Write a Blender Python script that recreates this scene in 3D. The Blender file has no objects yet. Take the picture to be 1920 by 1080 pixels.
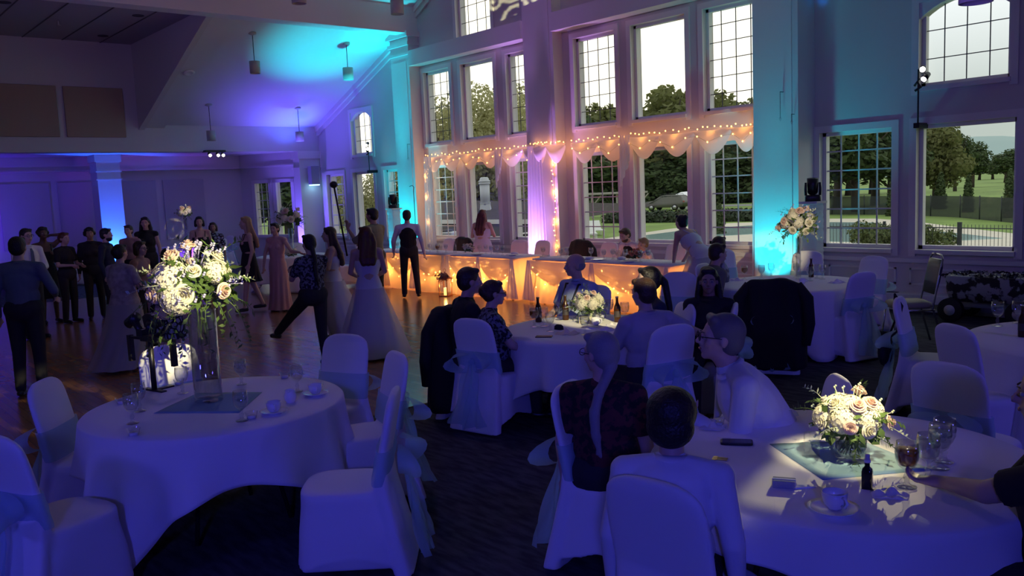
import bpy, bmesh, math, random
from mathutils import Vector, Matrix
PI = math.pi
R = math.radians
random.seed(7)
S = bpy.context.scene
COL = S.collection

# ---------------------------------------------------------------- camera
CAMH = 2.0
def _ray_axes():
    f = 1600.0
    a = Vector((-431-960, 540-416, -f)).normalized()
    b = Vector((2823-960, 540-273, -f)); b = (b - a*b.dot(a)).normalized()
    up = (-a).cross(b)
    if up.y < 0: up = -up
    return -a, b, up
AX, AY, AZ = _ray_axes()
cam_data = bpy.data.cameras.new('camera'); cam = bpy.data.objects.new('camera', cam_data)
COL.objects.link(cam)
cam_data.sensor_width = 36; cam_data.lens = 30.0; cam_data.clip_start = .05; cam_data.clip_end = 9000
m = Matrix((AX, AY, AZ)).to_4x4(); m.translation = Vector((0, 0, CAMH)); cam.matrix_world = m
S.camera = cam
def ray(px, py):
    v = Vector((px-960, 540-py, -1600.0)); return Vector((AX.dot(v), AY.dot(v), AZ.dot(v)))
def g(px, py, z=0.0):          # where a line of sight meets the height z
    r = ray(px, py); return Vector((0, 0, CAMH)) + r*((z-CAMH)/r.z)
def onY(px, py, y):
    r = ray(px, py); return Vector((0, 0, CAMH)) + r*(y/r.y)
def onX(px, py, x):
    r = ray(px, py); return Vector((0, 0, CAMH)) + r*(x/r.x)

# ---------------------------------------------------------------- view and world
S.view_settings.view_transform = 'Standard'; S.view_settings.look = 'None'
S.view_settings.exposure = 0.0; S.view_settings.gamma = 1; S.view_settings.use_curve_mapping = False
cy = S.cycles
cy.use_denoising = True; cy.max_bounces = 7; cy.diffuse_bounces = 4; cy.glossy_bounces = 3
cy.transmission_bounces = 5; cy.transparent_max_bounces = 14; cy.caustics_reflective = False; cy.caustics_refractive = False
cy.sample_clamp_indirect = 3.0; cy.use_adaptive_sampling = True; cy.adaptive_threshold = 0.02
W = bpy.data.worlds.new('dusk_sky'); S.world = W; W.use_nodes = True
nt = W.node_tree; nt.nodes.clear()
def wn(t, **k):
    n = nt.nodes.new(t)
    for a, b in k.items(): setattr(n, a, b)
    return n
tc = wn('ShaderNodeTexCoord'); sep = wn('ShaderNodeSeparateXYZ'); nt.links.new(tc.outputs['Generated'], sep.inputs[0])
dot = wn('ShaderNodeVectorMath', operation='DOT_PRODUCT'); nt.links.new(tc.outputs['Generated'], dot.inputs[0])
dot.inputs[1].default_value = Vector((-.80, .60, .02)).normalized()
mr = wn('ShaderNodeMapRange'); nt.links.new(dot.outputs['Value'], mr.inputs[0])
mr.inputs[1].default_value = .86; mr.inputs[2].default_value = .97; mr.inputs[3].default_value = .0; mr.inputs[4].default_value = 1.
elev = wn('ShaderNodeMapRange'); nt.links.new(sep.outputs['Z'], elev.inputs[0])
elev.inputs[1].default_value = .06; elev.inputs[2].default_value = .17; elev.inputs[3].default_value = 0.; elev.inputs[4].default_value = 1.
mx1 = wn('ShaderNodeMixRGB'); nt.links.new(elev.outputs[0], mx1.inputs[0])
mx1.inputs[1].default_value = (.55, .62, .57, 1); mx1.inputs[2].default_value = (1.0, 1.06, 1.06, 1)
mx2 = wn('ShaderNodeMixRGB'); nt.links.new(mr.outputs[0], mx2.inputs[0]); nt.links.new(mx1.outputs[0], mx2.inputs[1])
mx2.inputs[2].default_value = (1.8, 1.7, 1.4, 1)
bg = wn('ShaderNodeBackground'); nt.links.new(mx2.outputs[0], bg.inputs[0]); bg.inputs[1].default_value = 1.0
wo = wn('ShaderNodeOutputWorld'); nt.links.new(bg.outputs[0], wo.inputs[0])

# ---------------------------------------------------------------- stage lights and added fill lights
def lamp(kind, loc, energy, color, target=None, size=.05, angle=60, blend=.4, name='stage_or_fill_light'):
    d = bpy.data.lights.new(name, kind); d.energy = energy; d.color = color
    if kind in ('SPOT', 'POINT'): d.shadow_soft_size = size
    if kind == 'AREA': d.size = size
    if kind == 'SPOT': d.spot_size = R(angle); d.spot_blend = blend
    o = bpy.data.objects.new(name, d); COL.objects.link(o); o.location = loc
    if target is not None:
        o.rotation_euler = (Vector(target)-Vector(loc)).to_track_quat('-Z', 'Y').to_euler()
    return o
CYAN = (.0, .62, 1.); BLUE = (.09, .07, 1.); VIOLET = (.32, .12, 1.); WARM = (1., .50, .12); PIN = (1., .87, .45)
LIGHTS = 1
# cyan uplights at the foot of the two tall pilasters
CY = (0, .72, .90)
lamp('SPOT', (-17.9, 11.5, .15), 500, CY, (-17.9, 12.10, 2.4), .05, 90, 1.)
lamp('SPOT', (-17.9, 11.2, .2), 1700, CY, (-18.0, 11.85, 6.0), .05, 26, 1.)
lamp('SPOT', (-18.3, 11.3, .2), 1500, CY, (-19.0, 10.6, 6.0), .05, 40, 1.)
lamp('SPOT', (-7.43, 11.35, .15), 220, CY, (-7.43, 11.9, 1.8), .05, 90, 1.)
lamp('SPOT', (-7.43, 10.9, .2), 190, CY, (-7.43, 11.9, 4.6), .05, 30, 1.)
lamp('SPOT', (-6.85, 11.45, 2.5), 420, (.0, .22, 1.), onY(1543, -45, 12.38), .02, 9, .9)
lamp('SPOT', (-6.0, 9.8, .3), 35, (.03, .22, 1.), (-5.9, 12.38, 4.6), .1, 50, 1.)  # added blue fill for the right wall, no uplight stands here
# violet and warm uplights at the middle pilaster
lamp('SPOT', (-13.05, 11.62, .08), 420, (.75, .45, 1.), (-13.02, 11.98, 2.2), .05, 70, 1.)
lamp('SPOT', (-12.9, 11.65, .1), 800, (.42, .14, 1.), (-12.98, 12.2, 5.2), .05, 44, .9)
# added violet fill spots tinting the window wall, no fixtures there
lamp('SPOT', (-11.5, 3.5, 5.6), 170, (.36, .12, 1.), (-12.5, 12.4, 4.8), .3, 100, 1.)
lamp('SPOT', (-3.0, 6.5, 3.2), 80, (.20, .13, 1.), (-5.0, 12.4, 2.8), .3, 110, 1.)
# blue uplights in the far lounge
lamp('SPOT', (-24.2, 6.75, .2), 900, (.02, .10, 1.), (-25.2, 6.9, 3.0), .05, 76, .8)
lamp('SPOT', (-25.2, 10.4, .2), 900, (.0, .18, 1.), (-26.2, 10.9, 3.0), .05, 76, .8)
lamp('SPOT', (-22.9, 11.0, .2), 420, (.16, .10, 1.), (-23.0, 12.0, 2.8), .05, 90, .8)
lamp('SPOT', (-24.0, 3.0, .2), 330, (.09, .03, 1.), (-25.9, 3.2, 2.2), .05, 120, 1.)
lamp('SPOT', (-24.0, 9.2, .2), 200, (.22, .05, 1.), (-26.2, 8.9, 2.2), .05, 120, 1.)
lamp('SPOT', (-22.0, 11.6, 3.0), 220, (.05, .12, 1.), (-22.5, 11.2, 5.0), .05, 90, 1.)
lamp('SPOT', (-21.0, 10.6, 2.2), 260, (.12, .08, 1.), (-21.4, 11.0, 5.0), .05, 120, 1.)
# unseen blue fill spots added behind the camera for the near tables
lamp('SPOT', (2.6, -2.6, 3.1), 600, (.07, .075, 1.), (-4.6, 2.6, .6), .25, 62, .8)
lamp('SPOT', (2.9, 6.0, 3.1), 200, (.12, .09, 1.), (-3.8, 5.6, .4), .25, 75, .8)
lamp('SPOT', (-3.2, -3.4, 3.1), 150, (.08, .07, 1.), (-4.8, 2.4, .3), .25, 60, .8)
# added soft violet fill from the ridge, brightens the near tabletops
lamp('SPOT', (-9.5, 4.5, 7.6), 900, (.50, .36, 1.), (-4.0, 4.2, .6), .4, 62, 1.)
# added violet spot standing in for bounce on the sloped ceiling
lamp('SPOT', (-11.0, -1.0, 3.4), 340, (.38, .25, 1.), (-18.5, 7.5, 5.6), .4, 80, 1.)

# ---------------------------------------------------------------- materials
M = {}
def mat(name, col, rough=.6, metal=0., emit=None, es=1., trans=0., sheen=0., bump=0., bscale=60., alpha=1., var=0., vscale=8., col2=None, transluc=0., spec=.5):
    if name in M: return M[name]
    mt = bpy.data.materials.new(name); mt.use_nodes = True; n = mt.node_tree; b = n.nodes['Principled BSDF']
    b.inputs['Base Color'].default_value = (*col, 1); b.inputs['Roughness'].default_value = rough; b.inputs['Metallic'].default_value = metal
    b.inputs['Specular IOR Level'].default_value = spec
    if emit: b.inputs['Emission Color'].default_value = (*emit, 1); b.inputs['Emission Strength'].default_value = es
    if trans: b.inputs['Transmission Weight'].default_value = trans
    if sheen: b.inputs['Sheen Weight'].default_value = sheen
    if alpha < 1: b.inputs['Alpha'].default_value = alpha
    if bump or var or col2:
        t = n.nodes.new('ShaderNodeTexCoord')
    if bump:
        no = n.nodes.new('ShaderNodeTexNoise'); no.inputs['Scale'].default_value = bscale; no.inputs['Detail'].default_value = 3
        bp = n.nodes.new('ShaderNodeBump'); bp.inputs['Strength'].default_value = bump; bp.inputs['Distance'].default_value = .01
        n.links.new(t.outputs['Object'], no.inputs['Vector']); n.links.new(no.outputs[0], bp.inputs['Height']); n.links.new(bp.outputs[0], b.inputs['Normal'])
    if var or col2:
        no = n.nodes.new('ShaderNodeTexNoise'); no.inputs['Scale'].default_value = vscale; no.inputs['Detail'].default_value = 4
        cr = n.nodes.new('ShaderNodeValToRGB'); n.links.new(t.outputs['Object'], no.inputs['Vector']); n.links.new(no.outputs[0], cr.inputs[0])
        c2 = col2 or tuple(min(1, c*(1-var)) for c in col)
        cr.color_ramp.elements[0].color = (*c2, 1); cr.color_ramp.elements[1].color = (*col, 1)
        lo, hi = (.47, .53) if col2 and var >= 1 else (.35, .65)
        cr.color_ramp.elements[0].position = lo; cr.color_ramp.elements[1].position = hi
        n.links.new(cr.outputs[0], b.inputs['Base Color'])
    if transluc:
        tr = n.nodes.new('ShaderNodeBsdfTranslucent'); tr.inputs[0].default_value = (*col, 1)
        mx = n.nodes.new('ShaderNodeMixShader'); mx.inputs[0].default_value = transluc
        n.links.new(b.outputs[0], mx.inputs[1]); n.links.new(tr.outputs[0], mx.inputs[2])
        n.links.new(mx.outputs[0], n.nodes['Material Output'].inputs[0])
    M[name] = mt
    return mt
def sheer(name, col, a=.5, tl=.4):
    mt = bpy.data.materials.new(name); mt.use_nodes = True; n = mt.node_tree; n.nodes.clear()
    d = n.nodes.new('ShaderNodeBsdfDiffuse'); d.inputs[0].default_value = (*col, 1)
    t = n.nodes.new('ShaderNodeBsdfTranslucent'); t.inputs[0].default_value = (*col, 1)
    x = n.nodes.new('ShaderNodeBsdfTransparent')
    m1 = n.nodes.new('ShaderNodeMixShader'); m1.inputs[0].default_value = tl; m2 = n.nodes.new('ShaderNodeMixShader'); m2.inputs[0].default_value = a
    o = n.nodes.new('ShaderNodeOutputMaterial')
    n.links.new(d.outputs[0], m1.inputs[1]); n.links.new(t.outputs[0], m1.inputs[2])
    n.links.new(x.outputs[0], m2.inputs[1]); n.links.new(m1.outputs[0], m2.inputs[2]); n.links.new(m2.outputs[0], o.inputs[0])
    M[name] = mt; return mt
def thin_glass(name, col=(1, 1, 1), refl=.5, ior=.04):
    mt = bpy.data.materials.new(name); mt.use_nodes = True; n = mt.node_tree; n.nodes.clear()
    gl = n.nodes.new('ShaderNodeBsdfGlossy'); gl.inputs['Roughness'].default_value = .01
    x = n.nodes.new('ShaderNodeBsdfTransparent'); x.inputs[0].default_value = (*col, 1)
    lw = n.nodes.new('ShaderNodeLayerWeight'); lw.inputs[0].default_value = .5
    pw = n.nodes.new('ShaderNodeMath'); pw.operation = 'POWER'; pw.inputs[1].default_value = 3.0
    mu = n.nodes.new('ShaderNodeMath'); mu.operation = 'MULTIPLY_ADD'; mu.inputs[1].default_value = refl; mu.inputs[2].default_value = ior
    ms = n.nodes.new('ShaderNodeMixShader'); o = n.nodes.new('ShaderNodeOutputMaterial')
    n.links.new(lw.outputs['Facing'], pw.inputs[0]); n.links.new(pw.outputs[0], mu.inputs[0]); n.links.new(mu.outputs[0], ms.inputs[0])
    n.links.new(x.outputs[0], ms.inputs[1]); n.links.new(gl.outputs[0], ms.inputs[2]); n.links.new(ms.outputs[0], o.inputs[0])
    M[name] = mt; return mt
WALL = mat('painted_wall', (.66, .62, .60), .75, bump=.05, bscale=220)
TRIM = mat('white_trim', (.80, .77, .74), .45)
CEIL = mat('ceiling_paint', (.72, .69, .68), .85)
PANEL = mat('acoustic_panel', (.42, .30, .22), .95, bump=.3, bscale=300)
BLACK = mat('black_metal', (.012, .012, .014), .4)
LINEN = mat('white_linen', (.80, .78, .80), .85, bump=.12, bscale=350, sheen=.2)
SPAND = mat('white_spandex', (.78, .77, .80), .7, sheen=.2)
ORG = sheer('blue_organza', (.50, .74, .84), .60, .4)
SHEERW = sheer('white_sheer_cloth', (.90, .87, .88), .88, .4)
SWAGC = sheer('valance_sheer', (.94, .90, .92), .97, .5)
SKIRT = sheer('pale_skirt_cloth', (.88, .80, .74), .97, .55)
PANE = thin_glass('window_glass', (.97, .98, .97), .35, .05)
GLASS = thin_glass('clear_glass', (.95, .96, .98), .85, .13)
CHINA = mat('white_china', (.82, .82, .84), .18)
WHITE_EMIT = mat('lamp_white', (1, 1, 1), .5, emit=(1, .95, .85), es=18)
BULB = mat('warm_bulb', (1, .7, .3), .5, emit=(1, .42, .07), es=11)

# ---------------------------------------------------------------- mesh helpers
def tag(o, label=None, cat=None, group=None, kind=None):
    if label: o['label'] = label
    if cat: o['category'] = cat
    if group: o['group'] = group
    if kind: o['kind'] = kind
    return o
def empty(name, loc=(0, 0, 0), rz=0, label=None, cat=None, group=None, scale=1):
    o = bpy.data.objects.new(name, None); COL.objects.link(o); o.location = loc; o.rotation_euler = (0, 0, rz)
    o.empty_display_size = .1
    if scale != 1: o.scale = (scale,)*3
    return tag(o, label, cat, group)
class MB:
    def __init__(s): s.v = []; s.f = []
    def add(s, vs, fs):
        k = len(s.v); s.v += [tuple(p) for p in vs]; s.f += [tuple(i+k for i in f) for f in fs]; return s
    def box(s, lo, hi, rz=0, c=None):
        x0, y0, z0 = lo; x1, y1, z1 = hi
        vs = [Vector(p) for p in ((x0, y0, z0), (x1, y0, z0), (x1, y1, z0), (x0, y1, z0), (x0, y0, z1), (x1, y0, z1), (x1, y1, z1), (x0, y1, z1))]
        if rz:
            c = Vector(c) if c else Vector(((x0+x1)/2, (y0+y1)/2, 0)); q = Matrix.Rotation(rz, 3, 'Z')
            vs = [q @ (p-c)+c for p in vs]
        return s.add(vs, [(0, 3, 2, 1), (4, 5, 6, 7), (0, 1, 5, 4), (1, 2, 6, 5), (2, 3, 7, 6), (3, 0, 4, 7)])
    def cyl(s, a, b, r0, r1=None, n=10, cap=True):
        a = Vector(a); b = Vector(b); r1 = r0 if r1 is None else r1; d = (b-a)
        if d.length < 1e-6: return s
        u = d.normalized().orthogonal().normalized(); w = d.normalized().cross(u)
        vs = []
        for p, r in ((a, r0), (b, r1)):
            for i in range(n):
                t = 2*PI*i/n; vs.append(p+u*(r*math.cos(t))+w*(r*math.sin(t)))
        fs = [(i, (i+1) % n, n+(i+1) % n, n+i) for i in range(n)]
        if cap: fs += [tuple(range(n-1, -1, -1)), tuple(range(n, 2*n))]
        return s.add(vs, fs)
    def tube(s, pts, r, n=8, cap=True):
        pts = [Vector(p) for p in pts]; rs = r if isinstance(r, (list, tuple)) else [r]*len(pts)
        vs = []; fs = []; u = None
        for i, p in enumerate(pts):
            d = (pts[min(i+1, len(pts)-1)]-pts[max(i-1, 0)]).normalized()
            if u is None: u = d.orthogonal().normalized()
            else: u = (u-d*u.dot(d)).normalized()
            w = d.cross(u)
            for k in range(n):
                t = 2*PI*k/n; vs.append(p+u*(rs[i]*math.cos(t))+w*(rs[i]*math.sin(t)))
        for i in range(len(pts)-1):
            for k in range(n): fs.append((i*n+k, i*n+(k+1) % n, (i+1)*n+(k+1) % n, (i+1)*n+k))
        if cap: fs += [tuple(range(n-1, -1, -1)), tuple(range((len(pts)-1)*n, len(pts)*n))]
        return s.add(vs, fs)
    def ell(s, c, r, n=12, m=8, q=None):
        c = Vector(c); r = (r, r, r) if isinstance(r, (int, float)) else r
        vs = [Vector((0, 0, -r[2]))]
        for j in range(1, m):
            ph = -PI/2+PI*j/m
            for i in range(n):
                t = 2*PI*i/n; vs.append(Vector((r[0]*math.cos(ph)*math.cos(t), r[1]*math.cos(ph)*math.sin(t), r[2]*math.sin(ph))))
        vs.append(Vector((0, 0, r[2])))
        fs = [(0, 1+(i+1) % n, 1+i) for i in range(n)]
        for j in range(m-2):
            for i in range(n): fs.append((1+j*n+i, 1+j*n+(i+1) % n, 1+(j+1)*n+(i+1) % n, 1+(j+1)*n+i))
        e = len(vs)-1; fs += [(e, 1+(m-2)*n+i, 1+(m-2)*n+(i+1) % n) for i in range(n)]
        if q is not None: vs = [q @ p for p in vs]
        return s.add([p+c for p in vs], fs)
    def cap(s, a, b, ra, rb=None, n=12):       # tapered limb with round ends
        rb = ra if rb is None else rb
        return s.cyl(a, b, ra, rb, n).ell(a, ra, n, 8).ell(b, rb, n, 8)
    def lathe(s, prof, c=(0, 0, 0), n=24):
        c = Vector(c); vs = []; fs = []
        for (r, z) in prof:
            for i in range(n):
                t = 2*PI*i/n; vs.append(c+Vector((r*math.cos(t), r*math.sin(t), z)))
        for j in range(len(prof)-1):
            for i in range(n): fs.append((j*n+i, j*n+(i+1) % n, (j+1)*n+(i+1) % n, (j+1)*n+i))
        return s.add(vs, fs)
    def loft(s, rings, closed=True, caps=True):
        n = len(rings[0]); vs = [p for r in rings for p in r]; fs = []
        for j in range(len(rings)-1):
            for i in range(n if closed else n-1): fs.append((j*n+i, j*n+(i+1) % n, (j+1)*n+(i+1) % n, (j+1)*n+i))
        if caps and closed: fs += [tuple(range(n-1, -1, -1)), tuple(range((len(rings)-1)*n, len(rings)*n))]
        return s.add(vs, fs)
    def xf(s, mtx):
        s.v = [tuple(mtx @ Vector(p)) for p in s.v]; return s
    def build(s, name, m, parent=None, smooth=True, bevel=0, solid=0, remesh=0, sm=3, loc=None):
        me = bpy.data.meshes.new(name); me.from_pydata(s.v, [], s.f); me.materials.append(m)
        if remesh:
            t = bpy.data.objects.new('tmp', me); COL.objects.link(t)
            md = t.modifiers.new('r', 'REMESH'); md.mode = 'VOXEL'; md.voxel_size = remesh
            if sm: ms = t.modifiers.new('s', 'SMOOTH'); ms.factor = .5; ms.iterations = sm
            dg = bpy.context.evaluated_depsgraph_get(); me2 = bpy.data.meshes.new_from_object(t.evaluated_get(dg))
            bpy.data.objects.remove(t); bpy.data.meshes.remove(me); me = me2; me.name = name
            if not me.materials: me.materials.append(m)
        if smooth: me.polygons.foreach_set('use_smooth', [True]*len(me.polygons))
        me.update()
        o = bpy.data.objects.new(name, me); COL.objects.link(o)
        if parent is not None: o.parent = parent
        if loc is not None: o.location = loc
        if bevel:
            b = o.modifiers.new('b', 'BEVEL'); b.width = bevel; b.segments = 2; b.limit_method = 'ANGLE'
        if solid:
            b = o.modifiers.new('t', 'SOLIDIFY'); b.thickness = solid; b.offset = 0
        return o
def box_obj(name, lo, hi, m, parent=None, bevel=0, rz=0):
    return MB().box(lo, hi, rz).build(name, m, parent, smooth=False, bevel=bevel)
def struct(name, mb, m, smooth=False, bevel=0):
    return tag(mb.build(name, m, None, smooth=smooth, bevel=bevel), kind='structure')
def copy_tree(o, parent=None):
    c = o.copy(); COL.objects.link(c)
    if parent is not None: c.parent = parent
    for ch in list(o.children): copy_tree(ch, c)
    return c
def place(o, loc, rz=None, label=None, group=None, scale=None):
    o.location = loc
    if rz is not None: o.rotation_euler[2] = rz
    if label: o['label'] = label
    if group: o['group'] = group
    if scale: o.scale = (scale,)*3
    return o

# ================================================================ THE HALL
WY = 12.38          # inner face of the window wall
GY = 12.50          # glass plane
def wall_cells(mb, x0, x1, z0, z1, holes, y0, y1):
    xs = sorted({x0, x1, *[h[0] for h in holes], *[h[1] for h in holes]}); zs = sorted({z0, z1, *[h[2] for h in holes], *[h[3] for h in holes]})
    xs = [x for x in xs if x0 <= x <= x1]; zs = [z for z in zs if z0 <= z <= z1]
    for i in range(len(xs)-1):
        for j in range(len(zs)-1):
            cx = (xs[i]+xs[i+1])/2; cz = (zs[j]+zs[j+1])/2
            if any(h[0] < cx < h[1] and h[2] < cz < h[3] for h in holes): continue
            mb.box((xs[i], y0, zs[j]), (xs[i+1], y1, zs[j+1]))
LO, HI = (.89, 2.65), (3.18, 4.90)
WINS = []           # x0, x1, z0, z1, columns, rows, arch
for a, b, c in ((-17.35, -16.32, 4), (-15.88, -14.71, 1), (-14.28, -13.45, 3), (-12.21, -11.12, 4), (-10.72, -9.48, 1), (-9.10, -7.95, 4)):
    for (z0, z1) in (LO, HI): WINS.append((a, b, z0, z1, c, 6 if c > 1 else 1, 0))
for a, b, c in ((-22.45, -21.48, 3), (-20.96, -19.88, 1), (-19.37, -18.45, 3), (-6.95, -5.82, 4), (-5.47, -4.18, 1), (-3.80, -2.70, 4)):
    WINS.append((a, b, LO[0], LO[1], c, 6 if c > 1 else 1, 0))
WINS += [(-20.90, -19.86, 3.12, 4.27, 4, 3, .22), (-5.45, -4.28, 3.17, 4.32, 4, 3, .22), (-15.95, -14.71, 5.46, 6.9, 4, 4, .3), (-10.4, -9.2, 5.46, 6.9, 4, 4, .3)]
holes = [(w[0], w[1], w[2], w[3]) for w in WINS]
mb = MB(); wall_cells(mb, -22.9, 3.5, 0, 9.2, holes, WY, WY+.28)
struct('wall_right', mb, WALL)
MUN = mat('window_muntin', (.62, .62, .60), .5)
for k, (x0, x1, z0, z1, nc, nr, arch) in enumerate(WINS):
    e = .055
    mb = MB()
    d0, d1 = GY-.04, GY+.05
    mb.box((x0, d0, z0), (x0+e, d1, z1)).box((x1-e, d0, z0), (x1, d1, z1)).box((x0, d0, z0), (x1, d1, z0+e))
    if arch:
        n = 12; cx = (x0+x1)/2; hw = (x1-x0)/2
        def az(t): return z1-arch*(abs(t)**2.2)
        for i in range(n):
            t0 = -1+2*i/n; t1 = -1+2*(i+1)/n
            xa, xb = cx+hw*t0, cx+hw*t1
            mb.add([(xa, WY-.01, az(t0)), (xb, WY-.01, az(t1)), (xb, WY-.01, z1+.02), (xa, WY-.01, z1+.02), (xa, d1, az(t0)), (xb, d1, az(t1)), (xb, d1, z1+.02), (xa, d1, z1+.02)], [(0, 1, 2, 3), (7, 6, 5, 4), (0, 4, 5, 1)])
    else: mb.box((x0, d0, z1-e), (x1, d1, z1))
    # interior casing
    t = .10
    mb.box((x0-t, WY-.03, z0-t), (x0, WY, z1+t)).box((x1, WY-.03, z0-t), (x1+t, WY, z1+t)).box((x0, WY-.03, z1), (x1, WY, z1+t)).box((x0-.02, WY-.07, z0-.06), (x1+.02, WY, z0))
    fr = tag(mb.build('window_%d' % (k+1), TRIM, None, smooth=False), kind='structure')
    MB().add([(x0+e, GY, z0+e), (x1-e, GY, z0+e), (x1-e, GY, z1-e), (x0+e, GY, z1-e)], [(0, 1, 2, 3)]).build('pane', PANE, fr, smooth=False)
    if nc > 1:
        mb = MB(); wd = .011 if z0 < 3 else .006
        for i in range(1, nc): x = x0+(x1-x0)*i/nc; mb.box((x-wd, GY-.012, z0+e), (x+wd, GY-.001, z1-.03))
        for j in range(1, nr): z = z0+(z1-z0)*j/nr; mb.box((x0+e, GY-.013, z-wd), (x1-e, GY-.002, z+wd))
        mb.build('muntin_grid', MUN if z0 < 3 else mat('backlit_muntin', (.10, .10, .10), .6), fr, smooth=False)  # upper grids coloured dark to carry their backlit look
# pilasters
def pilaster(name, x0, x1, y0, z1, capz=None):
    mb = MB().box((x0, y0, 0), (x1, WY, z1))
    mb.box((x0-.03, y0-.03, 0), (x1+.03, WY, .16))
    if capz:
        mb.box((x0-.03, y0-.03, capz), (x1+.03, WY, capz+.05)).box((x0-.05, y0-.05, capz+.22), (x1+.05, WY, capz+.30)).box((x0-.08, y0-.08, capz+.42), (x1+.08, WY, capz+.55))
    mb.box((x0+.10, y0-.012, .3), (x1-.10, y0, (capz or z1)-.15))
    struct(name, mb, TRIM)
LCX = (-18.30, -17.52); RCX = (-7.82, -7.04)
pilaster('trim_1', LCX[0], LCX[1], 12.08, 5.95, 5.35)
pilaster('trim_2', RCX[0], RCX[1], 11.90, 6.6)
pilaster('trim_3', -13.42, -12.54, 12.12, 8.6)
# header boxes over the tall windows
mb = MB().box((-17.52, 12.06, 5.07), (-13.42, WY, 5.43)).box((-12.54, 12.06, 5.07), (-7.82, WY, 5.43))
struct('trim_4', mb, TRIM)
# wainscot, rail, baseboard, ledge
mb = MB().box((-22.8, WY-.035, .70), (3.5, WY, .76)).box((-22.8, WY-.03, 0), (3.5, WY, .14))
for x in [(-22.3, -20.6), (-20.4, -18.6), (-17.2, -15.5), (-15.3, -13.7), (-12.3, -10.3), (-10.1, -8.1), (-6.8, -5.75), (-5.55, -4.15), (-3.9, -2.4), (-2.2, -.5)]:
    a, b = x; z0, z1 = .38, .62
    for q in ((a, b, z0, z0+.025), (a, b, z1-.025, z1)): mb.box((q[0], WY-.02, q[2]), (q[1], WY, q[3]))
    for q in ((a, a+.025), (b-.025, b)): mb.box((q[0], WY-.02, z0), (q[1], WY, z1))
struct('baseboard_right', mb, TRIM)
mb = MB().box((-6.9, WY-.26, .14), (3.2, WY, .27)); struct('trim_5', mb, mat('ledge_paint', (.72, .70, .70), .5), bevel=.01)
VENT = mat('dark_grille', (.05, .05, .07), .6)
for i, x in enumerate((-6.2, -3.6)):
    o = box_obj('floor_vent', (x, WY-.2, .272), (x+.55, WY-.12, .277), VENT); tag(o, ['slim dark grille in the white ledge beside the bare metal chair', 'slim dark grille in the white ledge behind the wagon'][i], 'vent')

# ceilings: two sloped planes each side, tie beam, ridge
E1, E2, E2B, E3 = (-22.85, 4.03), (-17.7, 6.10), (-17.62, 6.42), (-12.55, 8.90)
YB = -4.0
def slope(name, a, b, y0, y1, t=.12, m=CEIL, dz=0.):
    mb = MB().add([(a[0], y0, a[1]+dz), (b[0], y0, b[1]+dz), (b[0], y1, b[1]+dz), (a[0], y1, a[1]+dz), (a[0], y0, a[1]+t+dz), (b[0], y0, b[1]+t+dz), (b[0], y1, b[1]+t+dz), (a[0], y1, a[1]+t+dz)],
                  [(0, 3, 2, 1), (4, 5, 6, 7), (0, 1, 5, 4), (1, 2, 6, 5), (2, 3, 7, 6), (3, 0, 4, 7)])
    return mb
DY = 7.35
mb = slope('', E1, E2, DY, WY+.2); q = slope('', E2B, E3, YB, WY+.2); mb.add(q.v, q.f)
mir = lambda p: (-25.1-p[0], p[1])
for a, b in ((mir(E1), mir(E2)), (mir(E2B), mir(E3))): q = slope('', a, b, YB, WY+.2); mb.add(q.v, q.f)
q = slope('', (-22.82, 3.96), (-17.9, 5.93), DY, DY+.62, .1); mb.add(q.v, q.f)     # plain soffit band beside the recess
struct('ceiling', mb, CEIL)
# flat recess ceiling with plank joints, its side wall and the end wall over the lounge
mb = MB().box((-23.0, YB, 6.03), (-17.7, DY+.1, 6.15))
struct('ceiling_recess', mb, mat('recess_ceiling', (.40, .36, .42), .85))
mb = MB()
for y in (6.6, 5.75, 4.9, 4.05, 3.2, 2.3, 1.4, .5, -.5, -1.5): mb.box((-22.9, y-.012, 6.018), (-17.9, y+.012, 6.04))
struct('trim_6', mb, mat('dark_joint_strip', (.10, .09, .10), .8))  # plank joints drawn as thin dark strips
mb = MB().add([(-22.85, DY-.02, 3.9), (-22.85, DY-.02, 6.05), (-17.7, DY-.02, 6.05), (-17.7, DY-.02, 5.95), (-22.85, DY+.12, 3.9), (-22.85, DY+.12, 6.05), (-17.7, DY+.12, 6.05), (-17.7, DY+.12, 5.95)],
              [(0, 1, 2, 3), (7, 6, 5, 4), (0, 3, 7, 4), (3, 2, 6, 7), (0, 4, 5, 1), (1, 5, 6, 2)])
struct('wall_recess', mb, WALL)
mb = MB().box((-23.2, YB, 3.36), (-22.82, WY+.2, 6.1))
struct('wall_end', mb, WALL)
mb = MB().box((-17.9, YB, 5.85), (-17.5, WY, 6.5)); struct('trim_7', mb, TRIM)
# crown moulding climbing the window wall
mb = MB()
for a, b in ((E1, E2), (E2B, E3), (mir(E3), mir(E2B)), (mir(E2), mir(E1))):
    for t, w, h in ((0, .10, .13), (.13, .05, .12)):
        mb.add([(a[0], WY-w, a[1]-t), (b[0], WY-w, b[1]-t), (b[0], WY-w, b[1]-t-h), (a[0], WY-w, a[1]-t-h), (a[0], WY, a[1]-t), (b[0], WY, b[1]-t), (b[0], WY, b[1]-t-h), (a[0], WY, a[1]-t-h)],
               [(0, 3, 2, 1), (4, 5, 6, 7), (0, 1, 5, 4), (1, 2, 6, 5), (2, 3, 7, 6), (3, 0, 4, 7)])
struct('trim_8', mb, TRIM)
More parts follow.
